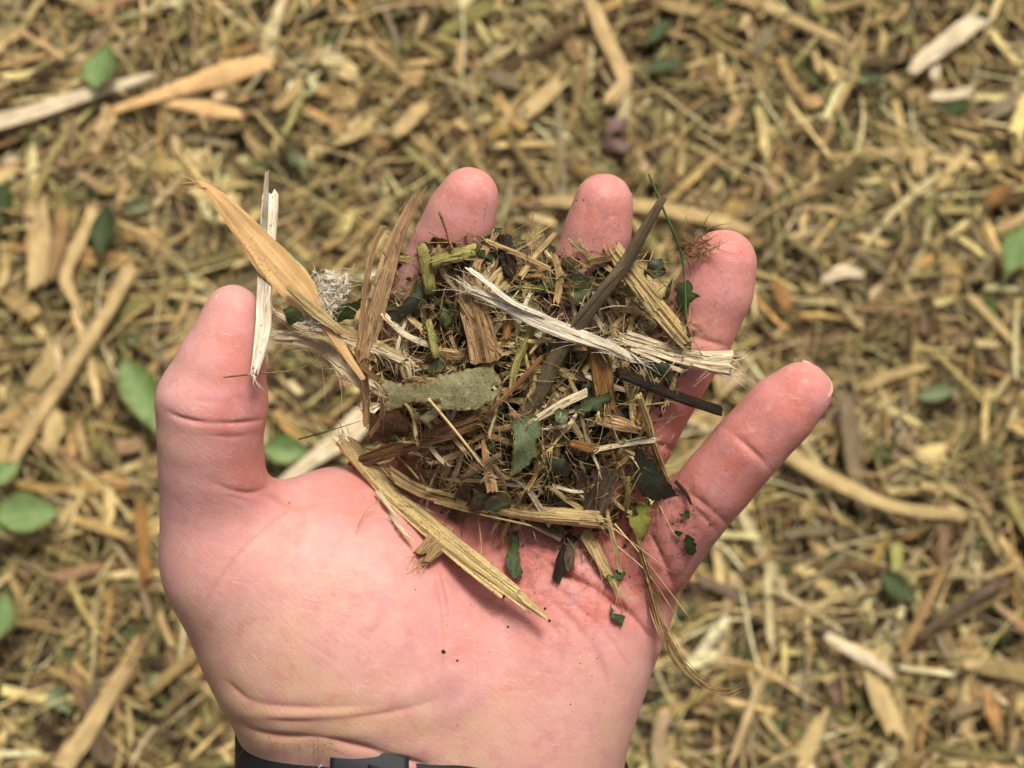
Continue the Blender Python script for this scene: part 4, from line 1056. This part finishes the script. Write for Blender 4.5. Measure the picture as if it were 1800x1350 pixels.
for i in range(165):
    x, y = heap_spot(); mt, lab, gp = LK[hr.choice(4, p=(.44, .24, .14, .18))]
    lab += ' ' + part_of_heap(x, y); gp = 'heap scraps: ' + lab; n = hr.integers(5, 9); a0 = hr.uniform(0, 6); rx, ry = hr.uniform(14, 40), hr.uniform(7, 19)
    o2 = [(math.cos(t) * rx * hr.uniform(.55, 1.1), math.sin(t) * ry * hr.uniform(.55, 1.1)) for t in np.linspace(0, 2 * np.pi, n, endpoint=False)]
    o2 = [(x + u * math.cos(a0) - v * math.sin(a0), y + u * math.sin(a0) + v * math.cos(a0)) for u, v in o2]
    held_leaf('leaf_scrap', lab, ML[mt], o2, hr.uniform(-5, .8), hr.uniform(.6, 2.0), hr.uniform(0, 3), (hr.normal(0, .35), hr.normal(0, .35)), rough=1.5, cat='leaf scrap', group=gp, step=7)
for i in range(46):
    x, y = heap_spot(); p = random_bit(x, y, hr.uniform(60, 170), .5)
    if clip_bit(p): lab = 'thin green grass blade ' + part_of_heap(x, y); wisp('grass_thread', lab, MW['grass'] if i % 3 else MW['green'], p, hr.uniform(.12, .26), hr.uniform(-.5, 2.6), 'grass blade', group='heap blades: ' + lab)
mb = MB()
for i in range(1050):
    x, y = heap_spot(); ln = hr.uniform(30, 150); p = random_bit(x, y, ln, .8); lf = hr.uniform(-2.0, 3.4)
    c = np.array(((.46, .31, .14), (.30, .17, .07), (.62, .50, .28), (.20, .12, .06), (.22, .22, .07))[hr.choice(5, p=(.34, .12, .36, .05, .13))]) * hr.uniform(.7, 1.25)
    q = np.array([P(a, b_, base_w(min(max(a, 600), 1260), min(max(b_, 400), 960)) + lf + hr.normal(0, 1.3)) for a, b_ in p])
    hair(mb, q, hr.uniform(.04, .15), None, 7, c)
o = build('fibre_tangle', mb, MW['tinted']); tag(o, 'tangle of hair-thin plant fibres running through the heap', 'fibres', kind='stuff')

# --- the pieces one can point to, bottom layer first
held('twig', 'long grey-brown twig sticking up out of the heap past the ring finger', 'twig', MW['twig'],
     [(1167, 346), (1124, 420), (1100, 462), (1040, 540), (985, 615), (940, 700), (880, 800), (835, 895)], [13, 21, 23, 28, 31, 32, 30, 26], 1.2, .9, 'round', (14, 6), K=8, rough=.10, bow=1.5, splits=3, side=(10, 2, .5, .05), extra=(3, 2, 1.5, 1, 0, -1.5, -4, -5))
held('wood_chunk', 'short chunk of coarse tan wood in the middle of the heap', 'wood chunk', MW['chunk'], [(822, 478), (832, 540), (848, 600), (856, 640)], [30, 46, 50, 54], 2.5, .5, 'half', (14, 10), K=9, splits=4, side=(14, 3, .25))
held('bark_strip', 'brown-tan bark strip reaching up beside the first finger', 'bark strip', MW['bark'], [(736, 338), (712, 385), (690, 440), (664, 530), (640, 640)], [12, 24, 32, 34, 26], 5, .35, 'half', (16, 14), K=7, fray=[(0, 8, 3, .3)], side=(16, 5, .4), splits=3)
held('bark_strip', 'thin tan bark strip hanging below the taller bark strip', 'bark strip', MW['tan'], [(632, 610), (642, 690), (644, 752)], [20, 15, 12], 6, .35, 'half', (10, 14), side=(5, 3, .4))
held('wood_splinter', 'slim tan splinter standing left of the bark strip', 'wood splinter', MW['bark'], [(676, 395), (655, 440), (640, 520), (630, 620)], [8, 11, 9, 7], 6.5, .5, 'half', (8, 14), side=(10, 4, .4, .05))
# frayed pale bundle by the thumb
held('frayed_stalk', 'frayed pale stalk reaching from the heap to the thumb', 'stalk', MW['cream'], [(472, 592), (540, 600), (600, 636), (660, 690)], [10, 24, 34, 26], 3.0, .25, 'half', (34, 30), fray=[(0, 16, 6, .25), (1, 12, 6, .25)], side=(60, 8, .35), splits=16, K=9)
held('frayed_stalk', 'pale fibrous splinter fanned across the frayed stalk', 'stalk', MW['cream'], [(478, 545), (530, 575), (600, 590), (722, 636)], [6, 16, 22, 10], 5.0, .2, 'flat', (20, 24), fray=[(0, 8, 4, .3), (1, 8, 5, .3)], side=(26, 6, .4), splits=6)
held('frayed_stalk', 'yellowish split stalk end above the green leaf piece', 'stalk', MW['speckled'], [(560, 570), (640, 600), (720, 640)], [20, 26, 18], 4.0, .3, 'half', (18, 20), fray=[(1, 10, 4, .3)], side=(14, 4, .35), splits=4)
mb = MB()
for i in range(900):
    t_ = hr.random(); x, y = 556 + 28 * t_ + hr.normal(0, 9 + 9 * t_), 572 - 84 * t_ + hr.normal(0, 7)
    c = P(x, y, 25.5 + hr.normal(0, .8)); a_ = hr.normal(-1.2 if hr.random() < .6 else .4, .8); l = hr.uniform(1.0, 3.0)
    d = np.array((math.cos(a_), -math.sin(a_), hr.normal(0, .35))) * l
    if i % 9 == 0: sweep(mb, [c - d * .5, c, c + d * .5 + hr.normal(0, .3, 3)], hr.uniform(.4, 1.1), .1, 4, 5, (.6, .9), 'flat', .3, hr.normal(0, .6), r=hr)
    else: hair(mb, [c - d * .5, c + hr.normal(0, .25, 3), c + d * .5 + hr.normal(0, .5, 3)], hr.uniform(.05, .11), .03, 4)
tag(build('pith_tuft', mb, MW['pith']), 'fluffy white tuft of shredded pith beside the orange husk', 'pith')
held('pale_stick', 'cream forked stick standing upright in front of the thumb', 'stick', MW['white'], [(477, 330), (470, 430), (464, 520), (463, 580), (446, 662)], [26, 27, 24, 25, 13], 6, .35, 'flat', (14, 18), fray=[(1, 10, 3, .35)], K=8, extra=(4, 2, 0, 0, 1))
held('pale_stick', 'thin cream prong at the top of the forked stick', 'stick', MW['white'], [(470, 297), (467, 350), (464, 440)], [6, 10, 9], 7.0, .6, 'flat', (8, 4), extra=(5, 4, 2))
held('dry_husk', 'curved orange-tan dry husk rising at upper left of the heap', 'husk', MW['orange'], [(342, 318), (375, 340), (420, 390), (470, 450), (528, 512), (570, 565), (610, 625), (640, 668)], [4, 28, 45, 57, 54, 21, 16, 10], 13, .07, 'keel', (6, 4), fray=[(0, 16, 5, .5)], side=(26, 2.5, .35, .06), K=9, rough=.2, extra=(9, 8, 6, 4, 2, 1, 0, -1), bow=1)
held('husk_sheath', 'narrow yellow sheath lying along the stem of the husk', 'husk', MW['speckled'], [(500, 500), (555, 548), (612, 592)], [10, 22, 10], 15, .3, 'half', (14, 20), side=(16, 5, .3, .05), fray=[(1, 6, 4, .2)], extra=(2.5, 1, 0))
wisp('rootlet', 'thin reddish rootlet curving across the thumb', MW['root'], [(393, 663), (450, 657), (520, 650), (555, 632), (582, 607)], .22, 3, extra=(2, 2, 4, 4, 4))
wisp('grass_thread', 'dark green grass thread pointing at the gap by the thumb', MW['grass'], [(526, 772), (580, 757), (640, 738)], .20, 3, 'grass blade')
# top edge
held('green_stalk', 'speckled yellow-green stem standing below the first fingertip', 'stem', MW['green'], [(738, 426), (750, 465), (757, 520)], [17, 25, 20], 3.5, .7, 'round', (8, 8), K=6)
held('green_stalk', 'speckled yellow-green stem lying level below the first fingertip', 'stem', MW['green'], [(756, 462), (800, 450), (842, 438)], [18, 22, 24], 3.2, .5, 'half', (8, 14), splits=3)
held('green_stalk', 'small upright yellow-green stem beside the coarse wood chunk', 'stem', MW['green'], [(752, 560), (760, 595), (768, 632)], [12, 15, 14], 2.5, .9, 'round', (4, 4), K=6)
held('bark_bit', 'jagged brown bark sliver against the right side of the first finger', 'bark bit', MW['bark'], [(876, 404), (852, 440), (832, 478)], [8, 15, 12], 2.5, .5, 'half', (16, 8), splits=2)
held('bark_knot', 'black gnarled bark knot between the first and middle fingers', 'bark', MW['dark'], [(884, 412), (890, 445), (898, 492)], [22, 30, 20], 1.8, .7, 'half', (8, 12), splits=3, rough=.4)
wisp('rootlet', 'short reddish stem crossing the pad of the first finger', MW['root'], [(772, 372), (785, 405), (795, 440)], .30, 3.4, 'stem', end=.4)
held('straw_stalk', 'slender green-tan stem leaning at the foot of the middle finger', 'stem', MW['straw'], [(978, 408), (945, 445), (912, 490)], [7, 10, 11], 2.5, .7, 'half', (10, 6), side=(4, 3, .3))
held('straw_stalk', 'narrow split tan stalk at the foot of the middle finger', 'stem', MW['straw'], [(972, 440), (984, 490), (976, 540)], [10, 13, 12], 2.0, .4, 'half', (14, 14), splits=2)
held_leaf('leaf_piece', 'grey-green leaf scrap at the foot of the middle finger', ML['green'], [(995, 488), (1022, 478), (1040, 500), (1036, 522), (1012, 534), (998, 520)], 1.5, 1)
held_leaf('leaf_piece', 'torn dead leaf corner on the middle finger', ML['brown'], [(986, 452), (1015, 452), (1016, 474), (1000, 480), (990, 470)], 1.5, .5)
held_leaf('leaf_piece', 'dark green folded leaf blade behind the bark strip', ML['teal'], [(676, 560), (720, 520), (752, 484), (754, 515), (730, 548), (700, 566)], 2.4, 1.5, rot=-.7)
held_leaf('leaf_piece', 'deep green leaf scrap left of the coarse wood chunk', ML['deep'], [(772, 520), (792, 528), (794, 560), (784, 580), (772, 556)], 1.2, 1)
held_leaf('leaf_piece', 'dark leaf half hidden under the frayed stalk by the thumb', ML['deep'], [(495, 545), (530, 520), (580, 540), (640, 525), (620, 560), (560, 575), (510, 570)], -2.5, 1.5)
# straw and fibre across the middle
held('straw_stalk', 'speckled straw stalk lying along the ring finger', 'stalk', MW['speckled'], [(1072, 432), (1110, 482), (1160, 545), (1212, 608)], [30, 32, 30, 26], 1.8, .6, 'half', (14, 12), K=8, splits=4, fray=[(0, 5, 2, .3), (1, 8, 2.5, .4)], side=(10, 4, .3))
held('split_stalk', 'bright white split stem lying across the middle of the heap', 'stem', MW['white'], [(812, 503), (880, 532), (950, 565), (1020, 592), (1082, 614), (1128, 638)], [10, 18, 27, 27, 18, 7], 5.2, .28, 'half', (36, 30), K=9, fray=[(0, 14, 7, .25), (1, 14, 7, .22)], side=(36, 9, .22, .08), splits=8, bow=1.5)
held('split_stalk', 'thin white fibre peeling above the bright split stem', 'fibre', MW['white'], [(818, 468), (855, 495), (900, 530), (960, 556)], [7, 9, 9, 7], 6, .4, 'flat', (10, 10), bow=1.5, side=(8, 4, .3))
held('frayed_stalk', 'frayed straw bundle ending beside the ring finger', 'stalk', MW['cream'], [(1080, 590), (1150, 612), (1220, 632), (1290, 640)], [14, 22, 30, 44], 1.8, .35, 'half', (20, 10), K=9, fray=[(0, 12, 6, .3), (1, 26, 4.5, .35)], side=(30, 8, .3), splits=9)
held('dark_stick', 'blackish brown stick poking out between ring and little fingers', 'stick', MW['dark'], [(1082, 652), (1130, 672), (1190, 696), (1272, 724)], [20, 20, 19, 17], 2.6, .8, 'round', (8, 10), K=7, rough=.1, extra=(0, 0, 1.5, 3.5))
held('wood_strip', 'orange-brown wood strip standing in the right half of the heap', 'wood strip', MW['orangewood'], [(1046, 600), (1058, 650), (1068, 735)], [32, 36, 26], 2.6, .3, 'flat', (20, 20), K=8, splits=4, fray=[(1, 8, 3, .3)])
held('wood_strip', 'small orange wood sliver near the dark stick', 'wood strip', MW['orangewood'], [(1146, 688), (1130, 715), (1118, 750)], [14, 16, 10], 1.5, .3, 'flat', (12, 10), splits=2)
held('straw_stalk', 'yellow-green stem slanting left of the twig', 'stem', MW['green'], [(948, 545), (925, 600), (905, 650), (896, 700)], [11, 13, 12, 8], 3.0, .6, 'half', (8, 14), splits=2)
held('straw_stalk', 'thin orange-brown stem slanting across the big leaf', 'stem', MW['root'], [(955, 625), (905, 680), (860, 725), (822, 768)], [8, 9, 8, 5], 3.6, .5, 'half', (8, 10), side=(6, 4, .3, .06))
held('wood_splinter', 'small tan splinter lying against the bright split stem', 'wood splinter', MW['orangewood'], [(902, 535), (896, 565), (888, 598)], [9, 14, 12], 3.4, .4, 'flat', (8, 8))
t = np.linspace(0, 2 * np.pi * .82, 12)
wisp('tendril', 'curled brown tendril looping beside the twig', MW['root'], [(1052 + 32 * math.cos(a + 2.2) + 10 * math.sin(a), 575 - 34 * math.sin(a + 2.2)) for a in t], .32, 3.4, 'tendril', end=.2)
wisp('tendril', 'pale tendril stretching right from the curled tendril', MW['cream'], [(1040, 548), (1080, 538), (1145, 542)], .26, 3.6, 'tendril')
wisp('grass_thread', 'green grass blade standing above the ring finger', MW['grass'], [(1140, 305), (1168, 372), (1196, 440), (1204, 500), (1206, 570)], .30, 3.2, 'grass blade', extra=(7, 6, 3, 1, 0), end=.25)
wisp('grass_thread', 'dark green grass blade crossing under the twig', MW['grass'], [(1050, 478), (1100, 520), (1165, 575)], .28, 3, 'grass blade')
held_leaf('leaf_piece', 'ragged deep green leaf beside the grass blade on the ring finger', ML['deep'], [(1188, 500), (1212, 492), (1216, 515), (1232, 520), (1212, 535), (1205, 560), (1190, 545)], 1.4, 1)
held_leaf('leaf_piece', 'small blue-green leaf behind the straw stalk', ML['teal'], [(1138, 460), (1165, 455), (1170, 480), (1150, 492), (1136, 482)], .5, 1)
mb = MB()
for i in range(90):
    c = P(hr.normal(1196, 14), hr.normal(452, 12), 0); p, _ = skin_w(1220, 452); c[2] = 33 + hr.normal(0, 1.2); a = hr.uniform(0, 6.28); l = hr.uniform(1.5, 6)
    d = np.array((math.cos(a), math.sin(a) * .8, hr.normal(0, .3))); hair(mb, [c, c + d * l * .5 + hr.normal(0, .5, 3), c + d * l + hr.normal(0, .8, 3)], hr.uniform(.05, .14), None, 6)
tag(build('root_tuft', mb, MW['root']), 'fuzzy brown tuft of rootlets against the ring fingertip', 'rootlets')
wisp('grass_thread', 'dark needle lying over the ring fingertip', MW['dark'], [(1198, 450), (1225, 432), (1252, 420)], .22, 2.2, 'needle'); wisp('rootlet', 'thin olive thread over the ring fingertip', MW['green'], [(1200, 455), (1245, 440), (1284, 420)], .2, 2.4, 'rootlet')
# leaves on top
held_leaf('leaf_piece', 'large torn sage-grey leaf lying on the left of the heap', ML['sage'],
          [(666, 664), (697, 673), (729, 677), (753, 671), (770, 661), (804, 653), (848, 644), (866, 648), (881, 671), (869, 675), (861, 688), (884, 681), (873, 698), (861, 706), (834, 721), (800, 719), (780, 721), (768, 731), (748, 746), (737, 733), (758, 720), (772, 710), (780, 701), (756, 705), (716, 708), (700, 716), (682, 722), (674, 715), (684, 698), (677, 686)],
          6.8, 1.2, rough=.9, tilt=(0, 0), step=4.5, thick=.3)
held('leaf_stalk', 'brown leaf stalk at the torn end of the sage leaf', 'stem', MW['brown'], [(604, 605), (635, 645), (668, 668)], [7, 9, 10], 6.5, .9, 'round', (4, 4), K=5)
held('bark_strip', 'fibrous red-brown bark strip crossing below the sage leaf', 'bark strip', MW['brown'], [(614, 820), (680, 795), (760, 768), (850, 735)], [20, 27, 29, 26], 2.6, .3, 'half', (16, 24), K=8, side=(40, 3.5, .45, .06), fray=[(1, 12, 4, .3)], splits=6)
held_leaf('dead_leaf', 'crumpled dark brown leaf under the bark strip', ML['brown'], [(645, 730), (700, 722), (722, 740), (715, 765), (690, 780), (650, 775)], .8, 1.5)
held_leaf('dead_leaf', 'grey curled leaf remnant below the bark strip', ML['brown'], [(730, 790), (790, 770), (815, 785), (790, 792), (770, 805), (740, 803)], .6, 1.2)
wisp('stem_thread', 'thin pale stem lying over the sage leaf and bark strip', MW['straw'], [(752, 700), (790, 745), (822, 785), (850, 822)], .42, 8.2, 'stem', end=.35)
held('straw_stalk', 'long straw stalk running down onto the palm', 'stalk', MW['speckled'], [(598, 768), (640, 815), (690, 868), (760, 928), (830, 985), (900, 1038), (966, 1092)], [34, 34, 33, 33, 34, 26, 4], 1.2, .5, 'half', (26, 40), K=9, fray=[(0, 26, 5, .35)], side=(24, 4, .3), splits=10, rough=.08)
held('straw_stalk', 'pale straw stalk lying level along the lower edge of the heap', 'stalk', MW['straw'], [(678, 828), (735, 862), (800, 880), (880, 893), (960, 905), (1064, 914)], [14, 22, 24, 27, 30, 34], 2.4, .4, 'half', (20, 14), K=8, splits=8, fray=[(0, 8, 4, .25), (1, 14, 3, .4)], side=(18, 5, .3))
held('dark_leaf_fold', 'folded dark bark flake under the lower straw stalk', 'bark', MW['grey'], [(842, 840), (820, 880), (800, 918)], [40, 44, 30], -.5, .2, 'channel', (12, 14))
held('wood_sliver', 'pointed orange sliver standing near the end of the pale stem', 'wood sliver', MW['orange'], [(848, 772), (856, 812), (866, 866)], [4, 17, 20], 3, .25, 'flat', (6, 8))
held('twig', 'short olive twig leaning on the orange sliver', 'twig', MW['twig'], [(880, 798), (840, 826), (808, 842)], [11, 12, 11], 4, .9, 'round', (4, 6), K=6)
held_leaf('leaf_piece', 'grey-green serrated leaf piece in the centre of the heap', ML['green'], [(898, 744), (915, 732), (940, 728), (950, 745), (952, 765), (940, 775), (942, 790), (950, 795), (935, 812), (912, 832), (898, 836), (900, 800), (904, 775)], 4.4, 1.2, rot=1.3, step=5)
held_leaf('leaf_piece', 'small grey-green leaf tip right of the serrated piece', ML['green'], [(975, 722), (990, 716), (1000, 735), (990, 746), (976, 742)], 4, .6)
held_leaf('leaf_piece', 'bright green leaf scrap at the foot of the orange-brown strip', ML['deep'], [(1010, 715), (1040, 698), (1070, 688), (1078, 700), (1060, 712), (1058, 726), (1036, 722), (1020, 732)], 4.0, 1.0, rot=-.4)
held('straw_stalk', 'pale straw leading from the serrated leaf to the orange-brown strip', 'stem', MW['cream'], [(935, 742), (985, 712), (1038, 686)], [10, 15, 14], 3.2, .4, 'half', (8, 12), splits=2)
held('wood_splinter', 'tan wood flake lying level right of the small leaf tip', 'wood splinter', MW['chunk'], [(1045, 735), (1090, 745), (1130, 758)], [18, 26, 12], 2.8, .3, 'half', (12, 16), splits=3)
held('wood_splinter', 'orange-brown splinter lying level below the tan flake', 'wood splinter', MW['orangewood'], [(1000, 778), (1040, 788), (1080, 796)], [14, 18, 12], 2.6, .4, 'half', (8, 12), splits=2)
held('straw_stalk', 'knobbly pale stem down the right side of the heap', 'stem', MW['straw'], [(1122, 694), (1140, 745), (1152, 790), (1176, 848)], [12, 13, 12, 10], 3.2, .7, 'half', (6, 8), side=(8, 2.5, .5))
held_leaf('leaf_piece', 'dark blue-green pointed leaf beside the little finger', ML['teal'], [(1114, 792), (1128, 788), (1134, 805), (1150, 808), (1164, 830), (1178, 850), (1196, 874), (1170, 878), (1148, 880), (1128, 870), (1118, 845)], 3.0, .8, rot=.8, step=5)
held_leaf('leaf_piece', 'yellow-green leaf edge at the lower right of the heap', ML['lime'], [(1100, 895), (1125, 885), (1145, 895), (1140, 925), (1128, 950), (1112, 930)], 1.5, 1.2)
held_leaf('leaf_piece', 'dark blue-green leaf curl under the frayed straw bundle', ML['teal'], [(1140, 640), (1158, 632), (1175, 640), (1184, 660), (1182, 674), (1165, 664), (1150, 662)], 3.0, 1)
held('bark_flake', 'curled grey-brown bark flake in the lower right of the heap', 'bark', MW['grey'], [(1072, 818), (1058, 860), (1040, 905)], [34, 46, 34], 2.4, .22, 'channel', (10, 16), K=8)
held('bark_flake', 'narrow dark bark flake beside the curled flake', 'bark', MW['grey'], [(1022, 826), (1022, 870), (1018, 900)], [18, 22, 16], 1.4, .3, 'channel', (10, 10))
held('green_stalk', 'bright green stem piece beside the yellow-green leaf edge', 'stem', MW['green'], [(1104, 838), (1103, 870), (1100, 898)], [8, 10, 9], 2.8, .9, 'round', (3, 3), K=5)
held('green_stalk', 'short green stem piece above the dark pointed leaf', 'stem', MW['green'], [(1100, 768), (1092, 785), (1088, 802)], [9, 10, 9], 2.6, .9, 'round', (3, 3), K=5)
held_leaf('leaf_piece', 'fuzzy green leaf shred on the lower straw stalk', ML['green'], [(830, 860), (860, 872), (885, 866), (900, 876), (896, 892), (872, 898), (880, 925), (866, 912), (850, 890)], 4.2, 1.4)
held_leaf('leaf_piece', 'dark green crumpled leaf below the serrated piece', ML['teal'], [(955, 812), (990, 806), (1008, 822), (1000, 836), (972, 836)], 2.4, 1.6)
for i, (a, b_, l) in enumerate((((952, 800), (962, 885), 'thin green grass shred below the serrated leaf'), ((970, 790), (945, 870), 'second thin green shred crossing below the serrated leaf'))):
    wisp('grass_thread', l, MW['green'], [a, ((a[0] + b_[0]) / 2 + 8, (a[1] + b_[1]) / 2), b_], .25, 3.6, 'grass blade')
# hanging down over the palm
held_leaf('leaf_piece', 'narrow dark green leaf hanging onto the palm', ML['deep'], [(895, 935), (912, 930), (910, 965), (918, 1000), (915, 1018), (896, 1012), (888, 985), (896, 960)], .6, .4, rot=1.5)
wisp('stem_thread', 'thin green stalk of the hanging leaf', MW['green'], [(940, 880), (920, 905), (905, 935)], .3, 2.5, 'stem')
held('bark_flake', 'black curled bark flake hanging below the heap', 'bark', MW['dark'], [(1010, 935), (992, 975), (975, 1028)], [26, 24, 16], .3, .3, 'channel', (10, 12), rough=.25)
held('bark_flake', 'small grey-brown bark curl beside the black flake', 'bark', MW['grey'], [(1006, 950), (1000, 985), (1004, 1008)], [14, 20, 14], .9, .3, 'channel', (6, 8))
held('straw_fan', 'fan of split straw hanging from the lower straw stalk', 'straw', MW['straw'], [(1022, 928), (1048, 970), (1068, 1010), (1088, 1038)], [26, 22, 14, 6], 1.2, .22, 'flat', (14, 40), fray=[(1, 18, 9, .15)], side=(20, 8, .15), splits=7)
held('straw_fan', 'slim pale straw hanging beside the straw fan', 'straw', MW['straw'], [(1064, 885), (1078, 950), (1092, 1012)], [7, 9, 6], 2.4, .5, 'half', (6, 10))
held('wood_stub', 'frayed wood stub resting on the palm under the long stalk', 'wood stub', MW['tan'], [(786, 922), (765, 955), (735, 990)], [34, 40, 36], -.2, .35, 'half', (12, 26), fray=[(1, 18, 4, .35)], splits=6, K=9)
held('fibre_string', 'twisted white fibre string hanging on the palm', 'fibre', MW['cream'], [(662, 860), (685, 895), (705, 930), (728, 952)], [9, 10, 8, 5], 1.0, .5, 'flat', (8, 12), side=(18, 3.5, .5, .06), twist=5.)
# root bundle trailing past the edge of the hand
trail = [(1108, 905), (1130, 985), (1150, 1060), (1166, 1110), (1195, 1165), (1240, 1205), (1275, 1217), (1303, 1206)]
mb = MB()
for i in range(26):
    n_ = hr.integers(5, 9) if i > 2 else 8; off = hr.normal(0, 5, 2)
    q = [(x + off[0] * min(1, k / 2) * (1 if k < 6 else .2), y + off[1]) for k, (x, y) in enumerate(trail[:n_])]
    ws = [9, 8, 6.5, 7, 3, 0, -2, -2]
    hair(mb, [P(x, y, w + hr.normal(0, .5) + max(0, (skin_w(x, y)[0].z + .8 - w) if skin_w(x, y)[0] is not None else 0)) for (x, y), w in zip(q, ws)], hr.uniform(.08, .2) if i > 2 else .26, .05, 30)
tag(build('root_bundle', mb, MW['tan']), 'bundle of long tan root hairs trailing off the edge of the palm', 'roots')
for i, (pts, l) in enumerate((([(1080, 920), (1135, 985), (1212, 1085)], 'straight tan needle pointing past the little finger'), ([(1085, 960), (1140, 1010), (1198, 1098)], 'second straight tan needle just under the first one'),
                              ([(1040, 900), (1120, 960), (1180, 1005)], 'pale thread stretched towards the little finger base'), ([(1150, 870), (1180, 930), (1192, 945)], 'short olive thread on the little finger base'))):
    wisp('straw_needle', l, MW['straw'], pts, .22, 1.2, 'needle')
held_leaf('leaf_hook', 'green leaf hook caught on the straw fan', ML['deep'], [(1066, 1012), (1088, 1002), (1098, 1006), (1096, 1020), (1084, 1022), (1086, 1036), (1076, 1028), (1068, 1030)], 1.2, .5, step=4)
held_leaf('leaf_hook', 'thin green leaf hook lying on the palm pad below the fan', ML['deep'], [(1072, 1062), (1080, 1076), (1098, 1082), (1092, 1100), (1082, 1094), (1074, 1082)], .5, .3, step=4)
held_leaf('leaf_crumb', 'dark green leaf crumb stuck to the base of the little finger', ML['deep'], [(1204, 942), (1218, 944), (1224, 960), (1222, 975), (1208, 974), (1204, 960)], .15, .1, step=4)
held_leaf('leaf_crumb', 'tiny dark green leaf crumb above the stuck crumb', ML['deep'], [(1195, 905), (1211, 898), (1212, 914), (1200, 912)], .15, .1, step=4)
held_leaf('leaf_crumb', 'tiny brown-green crumb between the stuck leaf crumbs', ML['deep'], [(1186, 936), (1196, 932), (1200, 940), (1190, 944)], .15, .1, step=4)
held('dark_sliver', 'curved dark sliver on the inner side of the little finger', 'bark bit', MW['dark'], [(1186, 845), (1204, 865), (1216, 888)], [6, 7, 4], .5, .5, 'half', (3, 4))
for pts, l in (([(655, 600), (668, 640), (672, 700)], 'fine brown thread hanging beside the bark strip'), ([(628, 925), (645, 895), (668, 880)], 'fine tan thread lying on the palm beside the fibre string'),
               ([(840, 905), (846, 960), (842, 1010)], 'fine red-brown thread crossing the long stalk'), ([(890, 642), (940, 655), (1010, 650)], 'fine pale thread beside the big sage leaf'),
               ([(700, 880), (730, 885), (752, 896)], 'pale curl of fibre under the long stalk')):
    wisp('fine_thread', l, MW['straw'], pts, .16, 2.2, 'fibre')

# dirt on the skin
mb = MB()
def speck(x, y, s):
    p, nn = skin_w(x, y)
    if p is None: return
    c = np.array((.05, .03, .018)) * hr.uniform(.5, 2); V = OCT * s * hr.uniform(.45, 1.6, 3) * hr.uniform(.5, 1.3, (6, 1)); V[:, 2] *= .5
    mb.add(turn(V[None].copy(), *[hr.uniform(-.5, .5, 1), hr.uniform(-.5, .5, 1), hr.uniform(0, 6, 1)])[0] + np.array(p) + np.array(nn) * s * .15, OCF, None, c)
for cx_, cy_, sx_, sy_, n_, s_ in ((1180, 930, 45, 70, 130, .22), (1080, 960, 70, 60, 110, .22), (1060, 380, 40, 60, 30, .16), (1270, 480, 45, 70, 26, .15), (820, 350, 40, 50, 14, .12), (1350, 780, 70, 80, 34, .13),
                                   (960, 1000, 90, 50, 90, .24), (760, 830, 80, 50, 60, .22), (900, 1090, 130, 80, 36, .17), (700, 980, 130, 60, 24, .16), (1020, 1120, 60, 60, 10, .16), (1160, 800, 30, 60, 40, .2), (560, 880, 60, 20, 8, .2)):
    for _ in range(int(n_ * 1.8)): speck(hr.normal(cx_, sx_), hr.normal(cy_, sy_), s_ * .52 * hr.lognormal(-.3, .6))
speck(966, 1091, .42); speck(1026, 352, .38); speck(1040, 1188, .3)
tag(build('dirt_specks', mb, MW['tinted'], smooth=False), 'tiny dark dirt specks stuck to the skin of the hand', 'dirt', kind='stuff')
